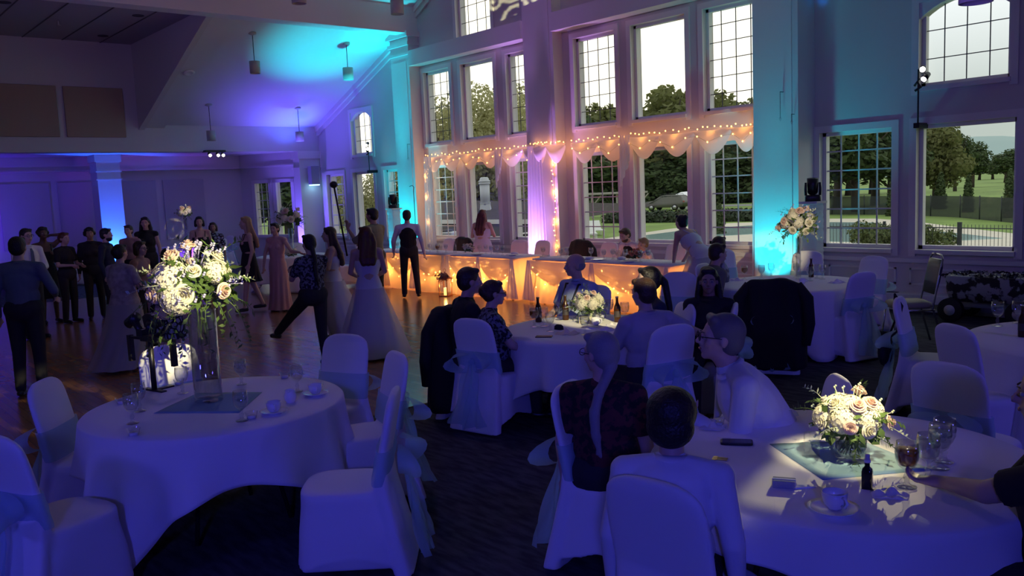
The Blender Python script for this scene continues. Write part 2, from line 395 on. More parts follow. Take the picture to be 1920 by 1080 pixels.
# panels on the end wall
for k in range(6):
    y1 = 7.0-k*1.52; o = MB().box((-22.815, y1-1.36, 3.72), (-22.76, y1, 4.93)).build('acoustic_panel', PANEL, None, smooth=False, bevel=.01)
    tag(o, ['tan fabric wall panel high on the end wall, nearest the recess corner', 'tan fabric wall panel at the left edge of the photo, high on the end wall'][min(k, 1)], 'panel', 'fabric panels on the upper end wall')
    if k > 1: bpy.data.objects.remove(o)
# far lounge: lower ceiling, frieze, back wall, angled window wall
mb = MB().box((-27.5, YB, 3.40), (-23.2, 13.2, 3.52)).box((-2.3, YB, 3.40), (3.6, WY, 3.52))
mb.box((-2.3, YB, 3.40), (-2.2, WY, 4.15))
struct('ceiling_lounge', mb, CEIL)
AW0 = Vector((-26.0, 11.30)); AW1 = Vector((-23.0, 12.55)); AD = (AW1-AW0); AL = AD.length; AN = Vector((AD.y, -AD.x)).normalized()
mb = MB().box((-26.25, YB, 0), (-26.0, 11.4, 3.45))
mb.box((-25.95, YB, 3.02), (-25.72, 11.3, 3.42)).box((-26.0, YB, 3.0), (-25.66, 11.3, 3.04))
struct('wall_back', mb, WALL)
LP = mat('lounge_panel', (.50, .46, .48), .9)
mb = MB()
for k in range(9):
    y1 = 10.1-k*1.42; mb.box((-26.0, y1-1.22, .95), (-25.955, y1, 2.72))
struct('trim_9', mb, LP, bevel=.008)
ang = math.atan2(AD.y, AD.x)
def awall(mb, s0, s1, z0, z1, d0, d1):
    vs = []
    for z in (z0, z1):
        for s, d in ((s0, d0), (s1, d0), (s1, d1), (s0, d1)):
            p = AW0+AD.normalized()*s+AN*d; vs.append((p.x, p.y, z))
    mb.add(vs, [(0, 3, 2, 1), (4, 5, 6, 7), (0, 1, 5, 4), (1, 2, 6, 5), (2, 3, 7, 6), (3, 0, 4, 7)])
aw = [(.55, 1.15, 3), (1.40, 2.05, 1), (2.25, 2.75, 3)]
mb = MB(); s = 0
for (a, b, c) in aw: awall(mb, s, a, 0, 3.45, -.2, 0); awall(mb, a, b, 0, .9, -.2, 0); awall(mb, a, b, 2.55, 3.45, -.2, 0); s = b
awall(mb, s, AL+.3, 0, 3.45, -.2, 0); awall(mb, 0, AL, 3.02, 3.42, 0, .22); awall(mb, 0, AL, 3.0, 3.04, 0, .28)
struct('wall_lounge', mb, WALL)
for k, (a, b, c) in enumerate(aw):
    mb = MB()
    for q in ((a-.09, a+.03), (b-.03, b+.09)): awall(mb, q[0], q[1], .84, 2.62, -.05, .03)
    awall(mb, a-.09, b+.09, 2.52, 2.62, -.05, .03); awall(mb, a-.09, b+.09, .84, .93, -.05, .06)
    fr = struct('window_%d' % (30+k), mb, TRIM)
    mb = MB(); awall(mb, a, b, .93, 2.52, -.11, -.10); mb.build('pane', PANE, fr, smooth=False)
    if c > 1:
        mb = MB()
        for i in range(1, c): s = a+(b-a)*i/c; awall(mb, s-.01, s+.01, .93, 2.52, -.10, -.085)
        for j in range(1, 6): z = .93+1.59*j/6; awall(mb, a, b, z-.01, z+.01, -.10, -.085)
        mb.build('muntin_grid', MUN, fr, smooth=False)
# pillars of the lounge
mb = MB().box((-25.2, 6.72, 0), (-24.6, 7.32, 3.2)).box((-25.24, 6.68, 3.2), (-24.56, 7.36, 3.4)).box((-25.23, 6.69, 2.93), (-24.57, 7.35, 2.96)).box((-25.23, 6.69, 2.72), (-24.57, 7.35, 2.75))
struct('trim_10', mb, TRIM)
mb = MB().box((-23.2, 11.72, 0), (-22.82, 12.5, 3.36)).box((-23.25, 11.67, 3.14), (-22.77, 12.5, 3.36)).box((-23.24, 11.68, 2.86), (-22.78, 12.5, 2.89))
struct('trim_11', mb, TRIM)
# closing walls behind the photographer
mb = MB().box((3.5, YB, 0), (3.7, WY+.2, 3.45)); struct('wall_near', mb, WALL)
mb = MB().box((-27.5, YB-.2, 0), (3.7, YB, 9)); struct('wall_left', mb, WALL)
# floors
def floor_mats():
    mt = bpy.data.materials.new('parquet_floor'); mt.use_nodes = True; n = mt.node_tree; b = n.nodes['Principled BSDF']
    t = n.nodes.new('ShaderNodeTexCoord'); mp = n.nodes.new('ShaderNodeMapping'); mp.inputs['Scale'].default_value = (1, 1, 1)
    br = n.nodes.new('ShaderNodeTexBrick'); br.inputs['Scale'].default_value = 1.0; br.inputs['Brick Width'].default_value = .6; br.inputs['Row Height'].default_value = .075
    br.inputs['Mortar Size'].default_value = .0015; br.inputs['Color1'].default_value = (.36, .17, .075, 1); br.inputs['Color2'].default_value = (.26, .115, .05, 1); br.inputs['Mortar'].default_value = (.05, .02, .01, 1)
    n.links.new(t.outputs['Object'], mp.inputs[0]); n.links.new(mp.outputs[0], br.inputs['Vector']); n.links.new(br.outputs[0], b.inputs['Base Color'])
    b.inputs['Roughness'].default_value = .22
    no = n.nodes.new('ShaderNodeTexNoise'); no.inputs['Scale'].default_value = 5.; bp = n.nodes.new('ShaderNodeBump'); bp.inputs['Strength'].default_value = .25; bp.inputs['Distance'].default_value = .01
    n.links.new(t.outputs['Object'], no.inputs['Vector']); n.links.new(no.outputs[0], bp.inputs['Height']); n.links.new(bp.outputs[0], b.inputs['Normal'])
    c = bpy.data.materials.new('patterned_carpet'); c.use_nodes = True; n = c.node_tree; b = n.nodes['Principled BSDF']; b.inputs['Roughness'].default_value = .95; b.inputs['Specular IOR Level'].default_value = .1
    t = n.nodes.new('ShaderNodeTexCoord'); no = n.nodes.new('ShaderNodeTexNoise'); no.inputs['Scale'].default_value = 14; no.inputs['Detail'].default_value = 6
    mp = n.nodes.new('ShaderNodeMapping'); mp.inputs['Scale'].default_value = (.35, 1.4, 1); mp.inputs['Rotation'].default_value = (0, 0, .5)
    cr = n.nodes.new('ShaderNodeValToRGB'); cr.color_ramp.elements[0].position = .38; cr.color_ramp.elements[1].position = .62
    cr.color_ramp.elements[0].color = (.045, .045, .055, 1); cr.color_ramp.elements[1].color = (.085, .09, .10, 1)
    n.links.new(t.outputs['Object'], mp.inputs[0]); n.links.new(mp.outputs[0], no.inputs[0]); n.links.new(no.outputs[0], cr.inputs[0]); n.links.new(cr.outputs[0], b.inputs['Base Color'])
    return mt, c
WOOD, CARPET = floor_mats()
struct('floor', MB().box((-27.5, YB, -.1), (3.7, WY+.3, 0)), CARPET)
struct('floor_dance', MB().box((-20.5, YB, -.05), (-6.62, 11.2, .008)), WOOD)

# ================================================================ OUTDOORS
GZ = -1.0
def out(px, depth, z=GZ, py=395):
    r = ray(px, py)/1600.0; p = Vector((0, 0, CAMH))+r*depth; p.z = z; return p
GRASS = mat('lawn_grass', (.20, .30, .06), .95, var=.35, vscale=.3)
struct('ground_lawn', MB().add([(-420, 13.4, GZ), (160, 13.4, GZ), (260, 620, GZ), (-700, 620, GZ), (-420, -40, GZ)], [(0, 1, 2, 3)]), GRASS)
struct('ground_hall_side', MB().add([(-420, -60, GZ), (-30, -60, GZ), (-30, 13.4, GZ), (-420, 13.4, GZ)], [(0, 1, 2, 3)]), GRASS)
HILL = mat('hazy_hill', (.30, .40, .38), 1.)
rows = []
prof = [(1380, 330), (1500, 318), (1600, 300), (1700, 278), (1780, 257), (1830, 251), (1880, 250), (1930, 254), (2000, 262), (2150, 285), (2350, 300)]
for px, py in prof:
    r = ray(px, py)/1600.; a = Vector((0, 0, CAMH))+r*2600; b = a*1.3; rows.append([(a.x*.8, a.y*.8, GZ-30), (a.x, a.y, a.z*.75), (a.x*1.08, a.y*1.08, a.z), (b.x, b.y, GZ-30)])
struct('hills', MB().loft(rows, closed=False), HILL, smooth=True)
# pool terrace and pool
DECK = mat('pool_deck_stone', (.62, .56, .45), .8, var=.1, vscale=2.)
WATER = mat('pool_water', (.42, .60, .58), .08)
def poly(pts, z0, z1):
    n = len(pts); vs = [(p[0], p[1], z0) for p in pts]+[(p[0], p[1], z1) for p in pts]
    return MB().add(vs, [tuple(range(n, 2*n)), tuple(range(n-1, -1, -1))]+[(i, (i+1) % n, n+(i+1) % n, n+i) for i in range(n)])
dp = [g(x, y, GZ) for x, y in ((1000, 470), (1150, 446), (1250, 431), (1330, 421), (1430, 417), (1560, 411), (1640, 411), (1720, 417), (1800, 428), (1960, 446), (2100, 520), (1500, 560), (1000, 560))]
struct('ground_terrace', poly(dp, GZ, GZ+.04), DECK)
wp = [g(x, y, GZ) for x, y in ((1120, 458), (1200, 444), (1300, 431), (1430, 423), (1560, 418), (1640, 419), (1660, 423), (1600, 427), (1700, 429), (1800, 440), (1880, 449), (1700, 458), (1560, 455), (1480, 446), (1420, 440), (1300, 447), (1200, 462))]
o = poly(wp, GZ+.04, GZ+.055).build('swimming_pool', WATER, smooth=False); tag(o, 'pale turquoise swimming pool with curved edge outside the windows', 'pool')
# leaves
rnd = random.Random(11)
def leaf_cloud(blobs, n, size, seed=1):
    r = random.Random(seed); mb = MB(); tot = sum(b[1][0]*b[1][2] for b in blobs)
    for c, rad in blobs:
        for _ in range(int(n*rad[0]*rad[2]/tot)):
            d = Vector((r.gauss(0, 1), r.gauss(0, 1), r.gauss(0, 1))).normalized(); k = r.uniform(.55, 1.0)
            p = Vector((c[0]+d.x*rad[0]*k, c[1]+d.y*rad[1]*k, c[2]+d.z*rad[2]*k))
            nrm = (d+Vector((r.uniform(-.7, .7), r.uniform(-.7, .7), r.uniform(-.7, .7)))).normalized()
            u = nrm.orthogonal().normalized(); u = (Matrix.Rotation(r.uniform(0, 6.3), 3, nrm) @ u); w = nrm.cross(u); s = size*r.uniform(.6, 1.3)
            mb.add([p-u*s, p-w*s*.6, p+u*s, p+w*s*.6], [(0, 1, 2, 3)])
    return mb
LEAFD = mat('dark_tree_leaves', (.055, .085, .025), .8, transluc=.25)
LEAFM = mat('mid_tree_leaves', (.17, .18, .06), .8, transluc=.45)
BARK = mat('tree_bark', (.06, .045, .035), .95)
def crown_blobs(seed, w=3.6, h=9., z0=2.2):
    r = random.Random(seed); bl = []
    for i in range(13):
        z = z0+(h-z0)*(.12+.80*r.random()); k = math.sin(PI*min(1, max(.12, (z-z0)/(h-z0)*.85+.15)))**.6
        a = r.uniform(0, 6.3); d = w*k*r.uniform(.1, .72); s = r.uniform(.9, 1.7)*w/3.6
        bl.append(((d*math.cos(a), d*math.sin(a), z), (s*1.15, s*1.15, s*.9)))
    bl.append(((0, 0, z0+(h-z0)*.45), (w*.62, w*.62, (h-z0)*.45)))
    return bl
PROTO = []
def make_tree(seed, m, n=4200, size=.26):
    t = empty('broadleaf_tree')
    mb = MB().tube([(0, 0, -.2), (.1, .05, 2.2), (0, .1, 4.6), (.1, 0, 7.)], [.32, .24, .15, .05])
    r = random.Random(seed)
    for k in range(5):
        a = r.uniform(0, 6.3); mb.tube([(0, 0, 2.+k*.7), (1.1*math.cos(a), 1.1*math.sin(a), 3.2+k*.8), (2.2*math.cos(a), 2.2*math.sin(a), 4.3+k*.9)], [.12, .08, .03])
    mb.build('trunk', BARK, t)
    leaf_cloud(crown_blobs(seed), n, size, seed).build('crown', m, t, smooth=False)
    return t
LEAFH = mat('haze_tinted_leaves', (.46, .44, .22), .8, transluc=.6)  # leaf colour lightened to carry haze and window glare
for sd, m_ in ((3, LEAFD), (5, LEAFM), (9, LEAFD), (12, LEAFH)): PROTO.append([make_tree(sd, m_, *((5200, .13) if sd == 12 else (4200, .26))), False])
def tree(i, px, depth, top, label, group, wide=1.):
    base = PROTO[i]
    t = base[0] if not base[1] else copy_tree(base[0]); base[1] = True
    p = out(px, depth); hy = 335 if px > 1100 else 352
    hor = 397-.0439*px
    h = 3.0+(hor-top)/1600*depth; s = h/9.4
    t.location = p; t.scale = (s*wide, s*wide, s); t.rotation_euler = (0, 0, rnd.uniform(0, 6.3)); tag(t, label, 'tree', group)
G1 = 'trees behind the low roof outside the left window bay'
L1 = 'leafy tree behind the low roof, seen through the left bay of tall windows'
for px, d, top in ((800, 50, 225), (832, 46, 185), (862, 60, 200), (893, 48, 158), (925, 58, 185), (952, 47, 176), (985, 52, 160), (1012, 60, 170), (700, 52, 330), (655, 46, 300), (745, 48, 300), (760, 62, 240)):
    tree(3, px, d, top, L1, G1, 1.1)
G2 = 'trees in the dark belt beyond the parked car'; L2 = 'tall dark tree in the belt beyond the parked car'
for px, d, top in ((1048, 112, 190), (1075, 120, 200), (1100, 110, 206), (1126, 122, 225), (1150, 114, 188), (1178, 124, 190), (1205, 116, 205), (1232, 122, 182), (1262, 114, 160), (1290, 123, 155), (1318, 116, 165), (1345, 122, 172), (1372, 114, 185), (1400, 121, 184), (1428, 117, 192), (1455, 123, 205), (1480, 116, 215)):
    tree(2 if (px//7) % 2 else 1, px, d, top, L2, G2, 1.25)
G2b = 'low dark trees filling the belt behind the car'
for px in range(1060, 1520, 34): tree(0, px, 113, 268, 'low dark tree filling the gaps at the back of the belt behind the car', G2b, 2.2)
for k, px in enumerate(range(1050, 1530, 24)): 
    p = out(px, 110+(k % 3)*2); t = copy_tree(PROTO[0][0]); t.location = (p.x, p.y, GZ-3.4); t.scale = (1.3, 1.3, .95); t.rotation_euler = (0, 0, k*1.3); tag(t, 'dense dark undergrowth tree at the foot of the belt behind the car', 'tree', 'undergrowth at the foot of the belt')
G3 = 'dark trees behind the gridded window right of the cyan pilaster'
for px, d, top in ((1535, 66, 205), (1570, 78, 195), (1605, 68, 200), (1640, 80, 190), (1672, 70, 215)): tree(0, px, d, top, 'dark spreading tree seen through the gridded window right of the cyan pilaster', G3, 1.35)
for px, d, top in ((1505, 120, 230), (1545, 125, 240), (1590, 122, 240), (1635, 126, 240)): tree(2, px, d, top, 'distant dark tree between the trunks, seen through the gridded right window', 'distant trees behind the gridded right window', 1.6)
for px, d, top in ((430, 52, 290), (470, 50, 270), (505, 54, 280), (540, 50, 265), (575, 55, 275), (612, 50, 285)): tree(0, px, d, top, 'dark tree outside the lounge windows', 'trees outside the lounge windows', 1.5)
tree(1, 1752, 72, 222, 'large leafy tree at the left side of the big clear right window', None, 1.0)
tree(1, 1722, 84, 205, 'tree half hidden by the mullion left of the big clear right window', None, 1.1)
tree(2, 1822, 140, 262, 'mid green tree right of the large tree in the clear right window', None, 1.3)
tree(0, 1790, 120, 240, 'narrow tree just behind the large tree in the clear right window', None, .9)
tree(2, 1884, 175, 277, 'round dark tree below the hazy hill in the clear right window', None, 1.7)
for px in (1780, 1835, 1860, 1925, 1960): tree(0, px, 230, 300, 'low dark tree at the far edge of the field in the clear right window', 'far field trees', 2.4)
# arborvitae columns
def arbor(px, base, top, label, w=.42):
    p = g(px, base, GZ); d = math.hypot(p.x, p.y)*.99; h = (base-top)/1600*d
    t = empty('arborvitae', p, 0, label, 'shrub')
    bl = [((0, 0, h*(i+.5)/7), (w*(1.05-(i/7)**2*.8), w*(1.05-(i/7)**2*.8), h/7)) for i in range(7)]
    leaf_cloud(bl, 1500, .10, int(px)).build('crown', LEAFD, t, smooth=False); MB().cyl((0, 0, -.1), (0, 0, h*.8), .05, .02, 6).build('trunk', BARK, t)
arbor(1763, 392, 334, 'dark columnar evergreen left of the others before the field', .5)
arbor(1893, 408, 333, 'dark columnar evergreen at the right edge of the clear window', .45)
arbor(1815, 398, 340, 'dark columnar evergreen between two others on the field side of the fence', .4)
arbor(1348, 440, 385, 'columnar evergreen by the pool behind the head table windows', .38)
arbor(1674, 405, 346, 'columnar evergreen beside the right mullion of the gridded window', .5)
# hedge, fences
HEDGE = mat('hedge_leaves', (.045, .06, .035), .9)
a, b = g(1150, 418, GZ), g(1440, 414, GZ)
dv = (b-a); n = 34; bl = [((a+dv*(i/n)).to_tuple(), (1.2, .9, 1.3)) for i in range(n+1)]
bl = [((c[0], c[1], GZ+.28), (1.3, .8, .66)) for c, r_ in bl]
o = leaf_cloud(bl, 9000, .16, 4).build('hedge', HEDGE, smooth=False); tag(o, 'long dark hedge along the lawn below the parked car', 'hedge')
FENCE = mat('fence_black', (.02, .025, .03), .5)
def fence(name, pts, h, label, step=.13, post=2.4, wire=False):
    t = empty(name, (0, 0, 0), 0, label, 'fence'); rail = MB(); pk = MB(); nposts = 0
    for a, b in zip(pts, pts[1:]):
        d = (b-a); L = d.length; u = d/L
        for z in (.12, h-.12): rail.cyl(a+Vector((0, 0, z)), b+Vector((0, 0, z)), .02, n=5)
        k = int(L/step)
        for i in range(k): p = a+u*(i*step); pk.cyl(p, p+Vector((0, 0, h)), .009, n=4)
        for i in range(int(L/post)+1):
            p = a+u*(i*post); MB().box((-.04, -.04, 0), (.04, .04, h+.08)).build('post', FENCE, t, smooth=False, loc=p); nposts += 1
    rail.build('rail', FENCE, t, smooth=False); pk.build('picket', FENCE, t, smooth=False)
fence('iron_fence', [g(1545, 474, GZ), g(1680, 478, GZ), g(1800, 484, GZ), g(1960, 492, GZ)], 1.15, 'low black picket fence just below the right windows')
MESHF = mat('fence_mesh', (.018, .022, .024), .8, alpha=.86)
t = empty('mesh_fence', (0, 0, 0), 0, 'dark mesh fence along the lawn behind the pool', 'fence')
pts = [g(x, y, GZ) for x, y in ((1420, 405), (1560, 402), (1700, 403), (1800, 408), (1960, 424))]
mb = MB(); ps = []
for a, b in zip(pts, pts[1:]):
    mb.add([a, b, b+Vector((0, 0, 1.35)), a+Vector((0, 0, 1.35))], [(0, 1, 2, 3)]); L = (b-a).length
    for i in range(int(L/3)): ps.append(a+(b-a)*(i*3/L))
mb.build('mesh', MESHF, t, smooth=False)
for p in ps: MB().cyl((0, 0, 0), (0, 0, 1.42), .04, n=6).build('post', FENCE, t, loc=p)
# low shrubs below the right windows
SHRUB = mat('shrub_leaves', (.10, .13, .04), .85, transluc=.2)
for px, base, s, lab in ((1640, 478, 1.15, 'loose shrub at the foot of the gridded right window'), (1668, 480, 1.1, 'shrub beside the mullion at the foot of the gridded right window'), (1740, 482, 1.15, 'shrub at the left foot of the clear right window')):
    p = g(px, base, GZ); t = empty('shrub', p, 0, lab, 'shrub')
    bl = [((.5*math.cos(k*2.1)*s, .5*math.sin(k*2.1)*s, .45*s+.16*(k % 3)), (.42*s, .42*s, .42*s)) for k in range(6)]
    leaf_cloud(bl, 1600, .07, int(px)).build('foliage', SHRUB, t, smooth=False); MB().cyl((0, 0, -.05), (0, 0, .5), .03, n=6).build('stem', BARK, t)
# road and parked wagon car, white tank
ROAD = mat('grey_road', (.24, .24, .23), .9)
ra, rb = g(1100, 391, GZ), g(1460, 384, GZ)
rn = Vector((-(rb-ra).y, (rb-ra).x, 0)).normalized()*3.5
struct('ground_road', poly([ra-rn*.6, rb-rn*.6, rb+rn, ra+rn], GZ+.0, GZ+.03), ROAD)
def car():
    p = g(1251, 394, GZ); q = g(1290, 393.2, GZ); yaw = math.atan2(q.y-p.y, q.x-p.x)
    t = empty('estate_car', p, yaw+PI, 'grey estate car with roof rails parked beyond the hedge', 'car')      # local +x is the front
    CP = mat('car_paint', (.10, .095, .08), .3, .3); CG = mat('car_glass', (.03, .035, .04), .1); TY = mat('tyre_rubber', (.02, .02, .02), .8); HUB = mat('wheel_metal', (.45, .45, .46), .3, .8)
    W2 = .9
    side = [(-2.38, .42), (-2.40, .95), (-2.28, 1.08), (-2.05, 1.50), (-1.85, 1.60), (-.2, 1.66), (.35, 1.60), (1.15, 1.08), (2.1, .96), (2.38, .78), (2.42, .42), (1.9, .30), (-1.9, .30)]
    rings = []
    for y, k in ((-W2, .88), (-W2*.96, .98), (-W2*.6, 1.0), (W2*.6, 1.0), (W2*.96, .98), (W2, .88)):
        rings.append([(x*(.97+.03*k), y*(1 if z < 1.1 else .82), .95+(z-.95)*k) for x, z in side])
    MB().loft(rings).build('body', CP, t, bevel=0)
    for s in (-1, 1):
        y = s*(W2*.83+.02)
        for pts in (((-1.95, 1.12), (-1.78, 1.50), (-1.05, 1.54), (-1.0, 1.12)), ((-.93, 1.12), (-.97, 1.54), (-.08, 1.57), (-.05, 1.12)), ((.02, 1.12), (0, 1.57), (.35, 1.53), (.98, 1.12))):
            MB().add([(a, y, b) for a, b in pts]+[(a, y-s*.02, b) for a, b in pts], [(0, 1, 2, 3), (7, 6, 5, 4)]).build('side_window', CG, t, smooth=False)
        MB().tube([(-1.7, s*.62, 1.64), (-1.6, s*.62, 1.74), (.1, s*.62, 1.76), (.25, s*.62, 1.66)], .022, 6).build('roof_rail', BLACK, t)
        for x in (-1.42, 1.45):
            w = MB().cyl((x, s*.72, .33), (x, s*.93, .33), .34, n=24).build('wheel', TY, t); MB().cyl((x, s*.90, .33), (x, s*.945, .33), .21, n=16).build('hub', HUB, w)
    [MB().box((-2.41, a, .84), (-2.33, a+.34, 1.0)).build('tail_light', mat('tail_light', (.35, .02, .02), .3), t, smooth=False, bevel=.02) for a in (-.84, .5)]
    [MB().box((2.22, a, .66), (2.39, a+.34, .82)).build('head_light', CHINA, t, smooth=False, bevel=.02) for a in (-.84, .5)]
    MB().add([(.42, -.66, 1.55), (.42, .66, 1.55), (1.1, .76, 1.10), (1.1, -.76, 1.10), (.44, -.66, 1.58), (.44, .66, 1.58), (1.13, .76, 1.12), (1.13, -.76, 1.12)], [(3, 2, 1, 0), (4, 5, 6, 7), (0, 1, 5, 4), (2, 3, 7, 6)]).build('windscreen', CG, t, smooth=False)
car()
o = MB().lathe([(1.75, 0), (1.8, .6), (1.65, 1.15), (1.2, 1.6), (.6, 1.85), (0, 1.9)], n=24).build('domed_cover', mat('white_cover', (.8, .8, .8), .6), loc=g(1287, 391, GZ)); tag(o, 'white domed cover behind the parked grey car', 'cover')
# timber deck frame and sun lounger in the window left of the car
WOODG = mat('grey_timber', (.34, .31, .28), .9)
t = empty('timber_platform', g(1140, 408, GZ), .45, 'raised grey timber platform with diagonal braces outside the window left of the car', 'platform')
MB().box((-4.0, -1.2, 2.15), (3.5, 1.2, 2.32)).build('platform_top', WOODG, t, smooth=False)
for x in (-3.6, -1.2, 1.2, 3.2):
    MB().box((x-.08, -1.0, 0), (x+.08, -.84, 2.15)).build('post', WOODG, t, smooth=False)
    MB().cyl((x, -.92, 1.1), (x+.9, -.92, 2.1), .06, n=5).build('brace', WOODG, t, smooth=False)
LW = mat('lounger_white', (.72, .72, .68), .6)
def lounger(px, py, rz, lab):
    t = empty('sun_lounger', g(px, py, GZ), rz, lab, 'sun lounger', None)
    MB().box((-.9, -.32, .30), (.35, .32, .36)).build('seat', LW, t, smooth=False); MB().add([(.35, -.32, .3), (.35, .32, .3), (1., .32, .8), (1., -.32, .8), (.35, -.32, .36), (.35, .32, .36), (.98, .32, .86), (.98, -.32, .86)], [(0, 1, 2, 3), (7, 6, 5, 4), (0, 3, 7, 4), (1, 5, 6, 2), (3, 2, 6, 7)]).build('backrest', LW, t, smooth=False)
    for x in (-.8, .3):
        for y in (-.28, .28): MB().box((x, y-.03, 0), (x+.05, y+.03, .31)).build('leg', LW, t, smooth=False)
lounger(1108, 448, 2.4, 'pale sun lounger on the lawn outside the window left of the groom'); lounger(1120, 441, 2.5, 'pale sun lounger further from the glass than its neighbour'); 
o = None
# wing of the building: shingled roof, white vent stack, flat roof units
SHING = mat('grey_shingles', (.10, .09, .085), .95, spec=0., bump=.6, bscale=12, var=.3, vscale=5)
def P(px, py, d): r = ray(px, py)/1600.; return Vector((0, 0, CAMH))+r*d
t = empty('roof_wing', (0, 0, 0), 0, 'grey shingled roof of a low wing outside the left window bay', 'roof')
rA, rB = onY(780, 374, 24), onY(960, 380, 24)
eA, eB = onY(740, 418, 18.2), onY(1075, 404, 18.2)
eA.z = eB.z = (eA.z+eB.z)/2
bA, bB = Vector((rA.x, 31, eA.z)), Vector((rB.x+2.5, 31, eA.z))
MB().add([rA, rB, eB, eA, bA, bB], [(0, 1, 2, 3), (0, 4, 5, 1), (1, 5, 2)]).build('shingle_slope', SHING, t, smooth=False)
dn = Vector((0, 0, -.14))
MB().box((eA.x, eA.y-.06, eA.z-.14), (eB.x, eA.y, eA.z)).build('gutter', TRIM, t, smooth=False)
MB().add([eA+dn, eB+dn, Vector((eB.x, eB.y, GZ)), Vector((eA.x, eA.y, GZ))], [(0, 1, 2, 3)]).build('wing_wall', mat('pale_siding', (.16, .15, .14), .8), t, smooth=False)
o = struct('ground_flat_roof', MB().box((-33, 12.9, GZ), (-15.2, 18.1, .42)), mat('flat_roof', (.12, .12, .11), .9))
vc = onY(911, 402, 20.3); vt = empty('vent_stack', (vc.x, vc.y, vc.z-.25), 0, 'white ribbed vent stack rising from the shingled roof', 'vent')
VW = mat('vent_white', (.50, .51, .52), .6)
MB().lathe([(.0, 0), (.36, 0), (.36, .05), (.25, .62), (.27, .70), (0, .70)], n=4).build('flashing', VW, vt, smooth=False)
MB().cyl((0, 0, .6), (0, 0, 1.38), .185, n=20).build('pipe', VW, vt)
MB().lathe([(.18, 1.36), (.22, 1.38), (.22, 1.42), (.19, 1.44), (.22, 1.46), (.22, 1.51), (.17, 1.53), (.17, 1.58), (.13, 1.63), (0, 1.64)], n=20).build('cap', VW, vt)
for px, py, y, lab in ((836, 430, 16.6, 'squat pale roof unit behind the left gridded window'), (985, 436, 15.6, 'white covered shape on the flat roof right of the vent stack'), (1003, 428, 16.8, 'round pale roof unit beside the eave')):
    p = onY(px, py, y); t = empty('roof_unit', (p.x, p.y, .42), .3, lab, 'roof unit')
    MB().box((-.42, -.3, 0), (.42, .3, .3)).build('casing', mat('unit_grey', (.5, .5, .48), .6), t, smooth=False, bevel=.04); MB().cyl((0, 0, .3), (0, 0, .35), .22, n=20).build('fan_cover', BLACK, t)

# ================================================================ CHAIRS
def rrect(w, d, n=28, p=3.2, cx=0, cy=0, z=0):
    pts = []
    for i in range(n):
        t = 2*PI*i/n; c, s_ = math.cos(t), math.sin(t)
        pts.append((cx+w/2*math.copysign(abs(c)**(2/p), c), cy+d/2*math.copysign(abs(s_)**(2/p), s_), z))
    return pts
def chair_cover_mb():
    mb = MB(); n = 40
    def skirt(f, zz):           # f 0 top, 1 hem
        pts = []
        for (x, y, _) in rrect(.45+.07*f, .47+.13*f, n, 5 if f > .3 else 3.5, 0, -.02-.03*f):
            cx_ = abs(x)/(.225+.035*f); cy_ = abs(y+.02+.03*f)/(.235+.065*f)
            corner = max(0, min(cx_, cy_))
            mid = 1-min(1, (1-min(1, min(cx_, cy_)))*1.0); arch = (1-corner**2.5)
            pts.append((x*(1-.05*arch*f), y*(1-.05*arch*f), zz+(.13*arch if f == 1 else .05*arch*f)))
        return pts
    rings = [rrect(.36, .40, n, 3, 0, .0, .475), rrect(.43, .45, n, 3.5, 0, -.01, .468), skirt(0, .44), skirt(.1, .38), skirt(.4, .25), skirt(.8, .1), skirt(1, .01)]
    mb.loft(rings[::-1])
    # backrest slab, leaning back, with a rounded crown
    prof = [(.30, .205, -.200), (.46, .208, -.205), (.60, .215, -.232), (.74, .218, -.262), (.86, .212, -.288), (.91, .196, -.298), (.94, .165, -.304), (.958, .115, -.308), (.965, .05, -.310)]
    rr = []
    for z, hw, y in prof:
        th = .030 if z < .93 else .022
        rr.append([(a, b, z-.0) for a, b, _ in rrect(hw*2, th*2, 24, 3, 0, y)])
    mb.loft(rr)
    # cloth stretched from back down to the rear feet
    rr = []
    for z, hw, y in ((.62, .20, -.235), (.45, .215, -.245), (.25, .235, -.285), (.02, .26, -.335)):
        rr.append(rrect(hw*2, .05+(.62-z)*.12, 24, 4, 0, y+(.62-z)*.02, z))
    mb.loft(rr)
    return mb
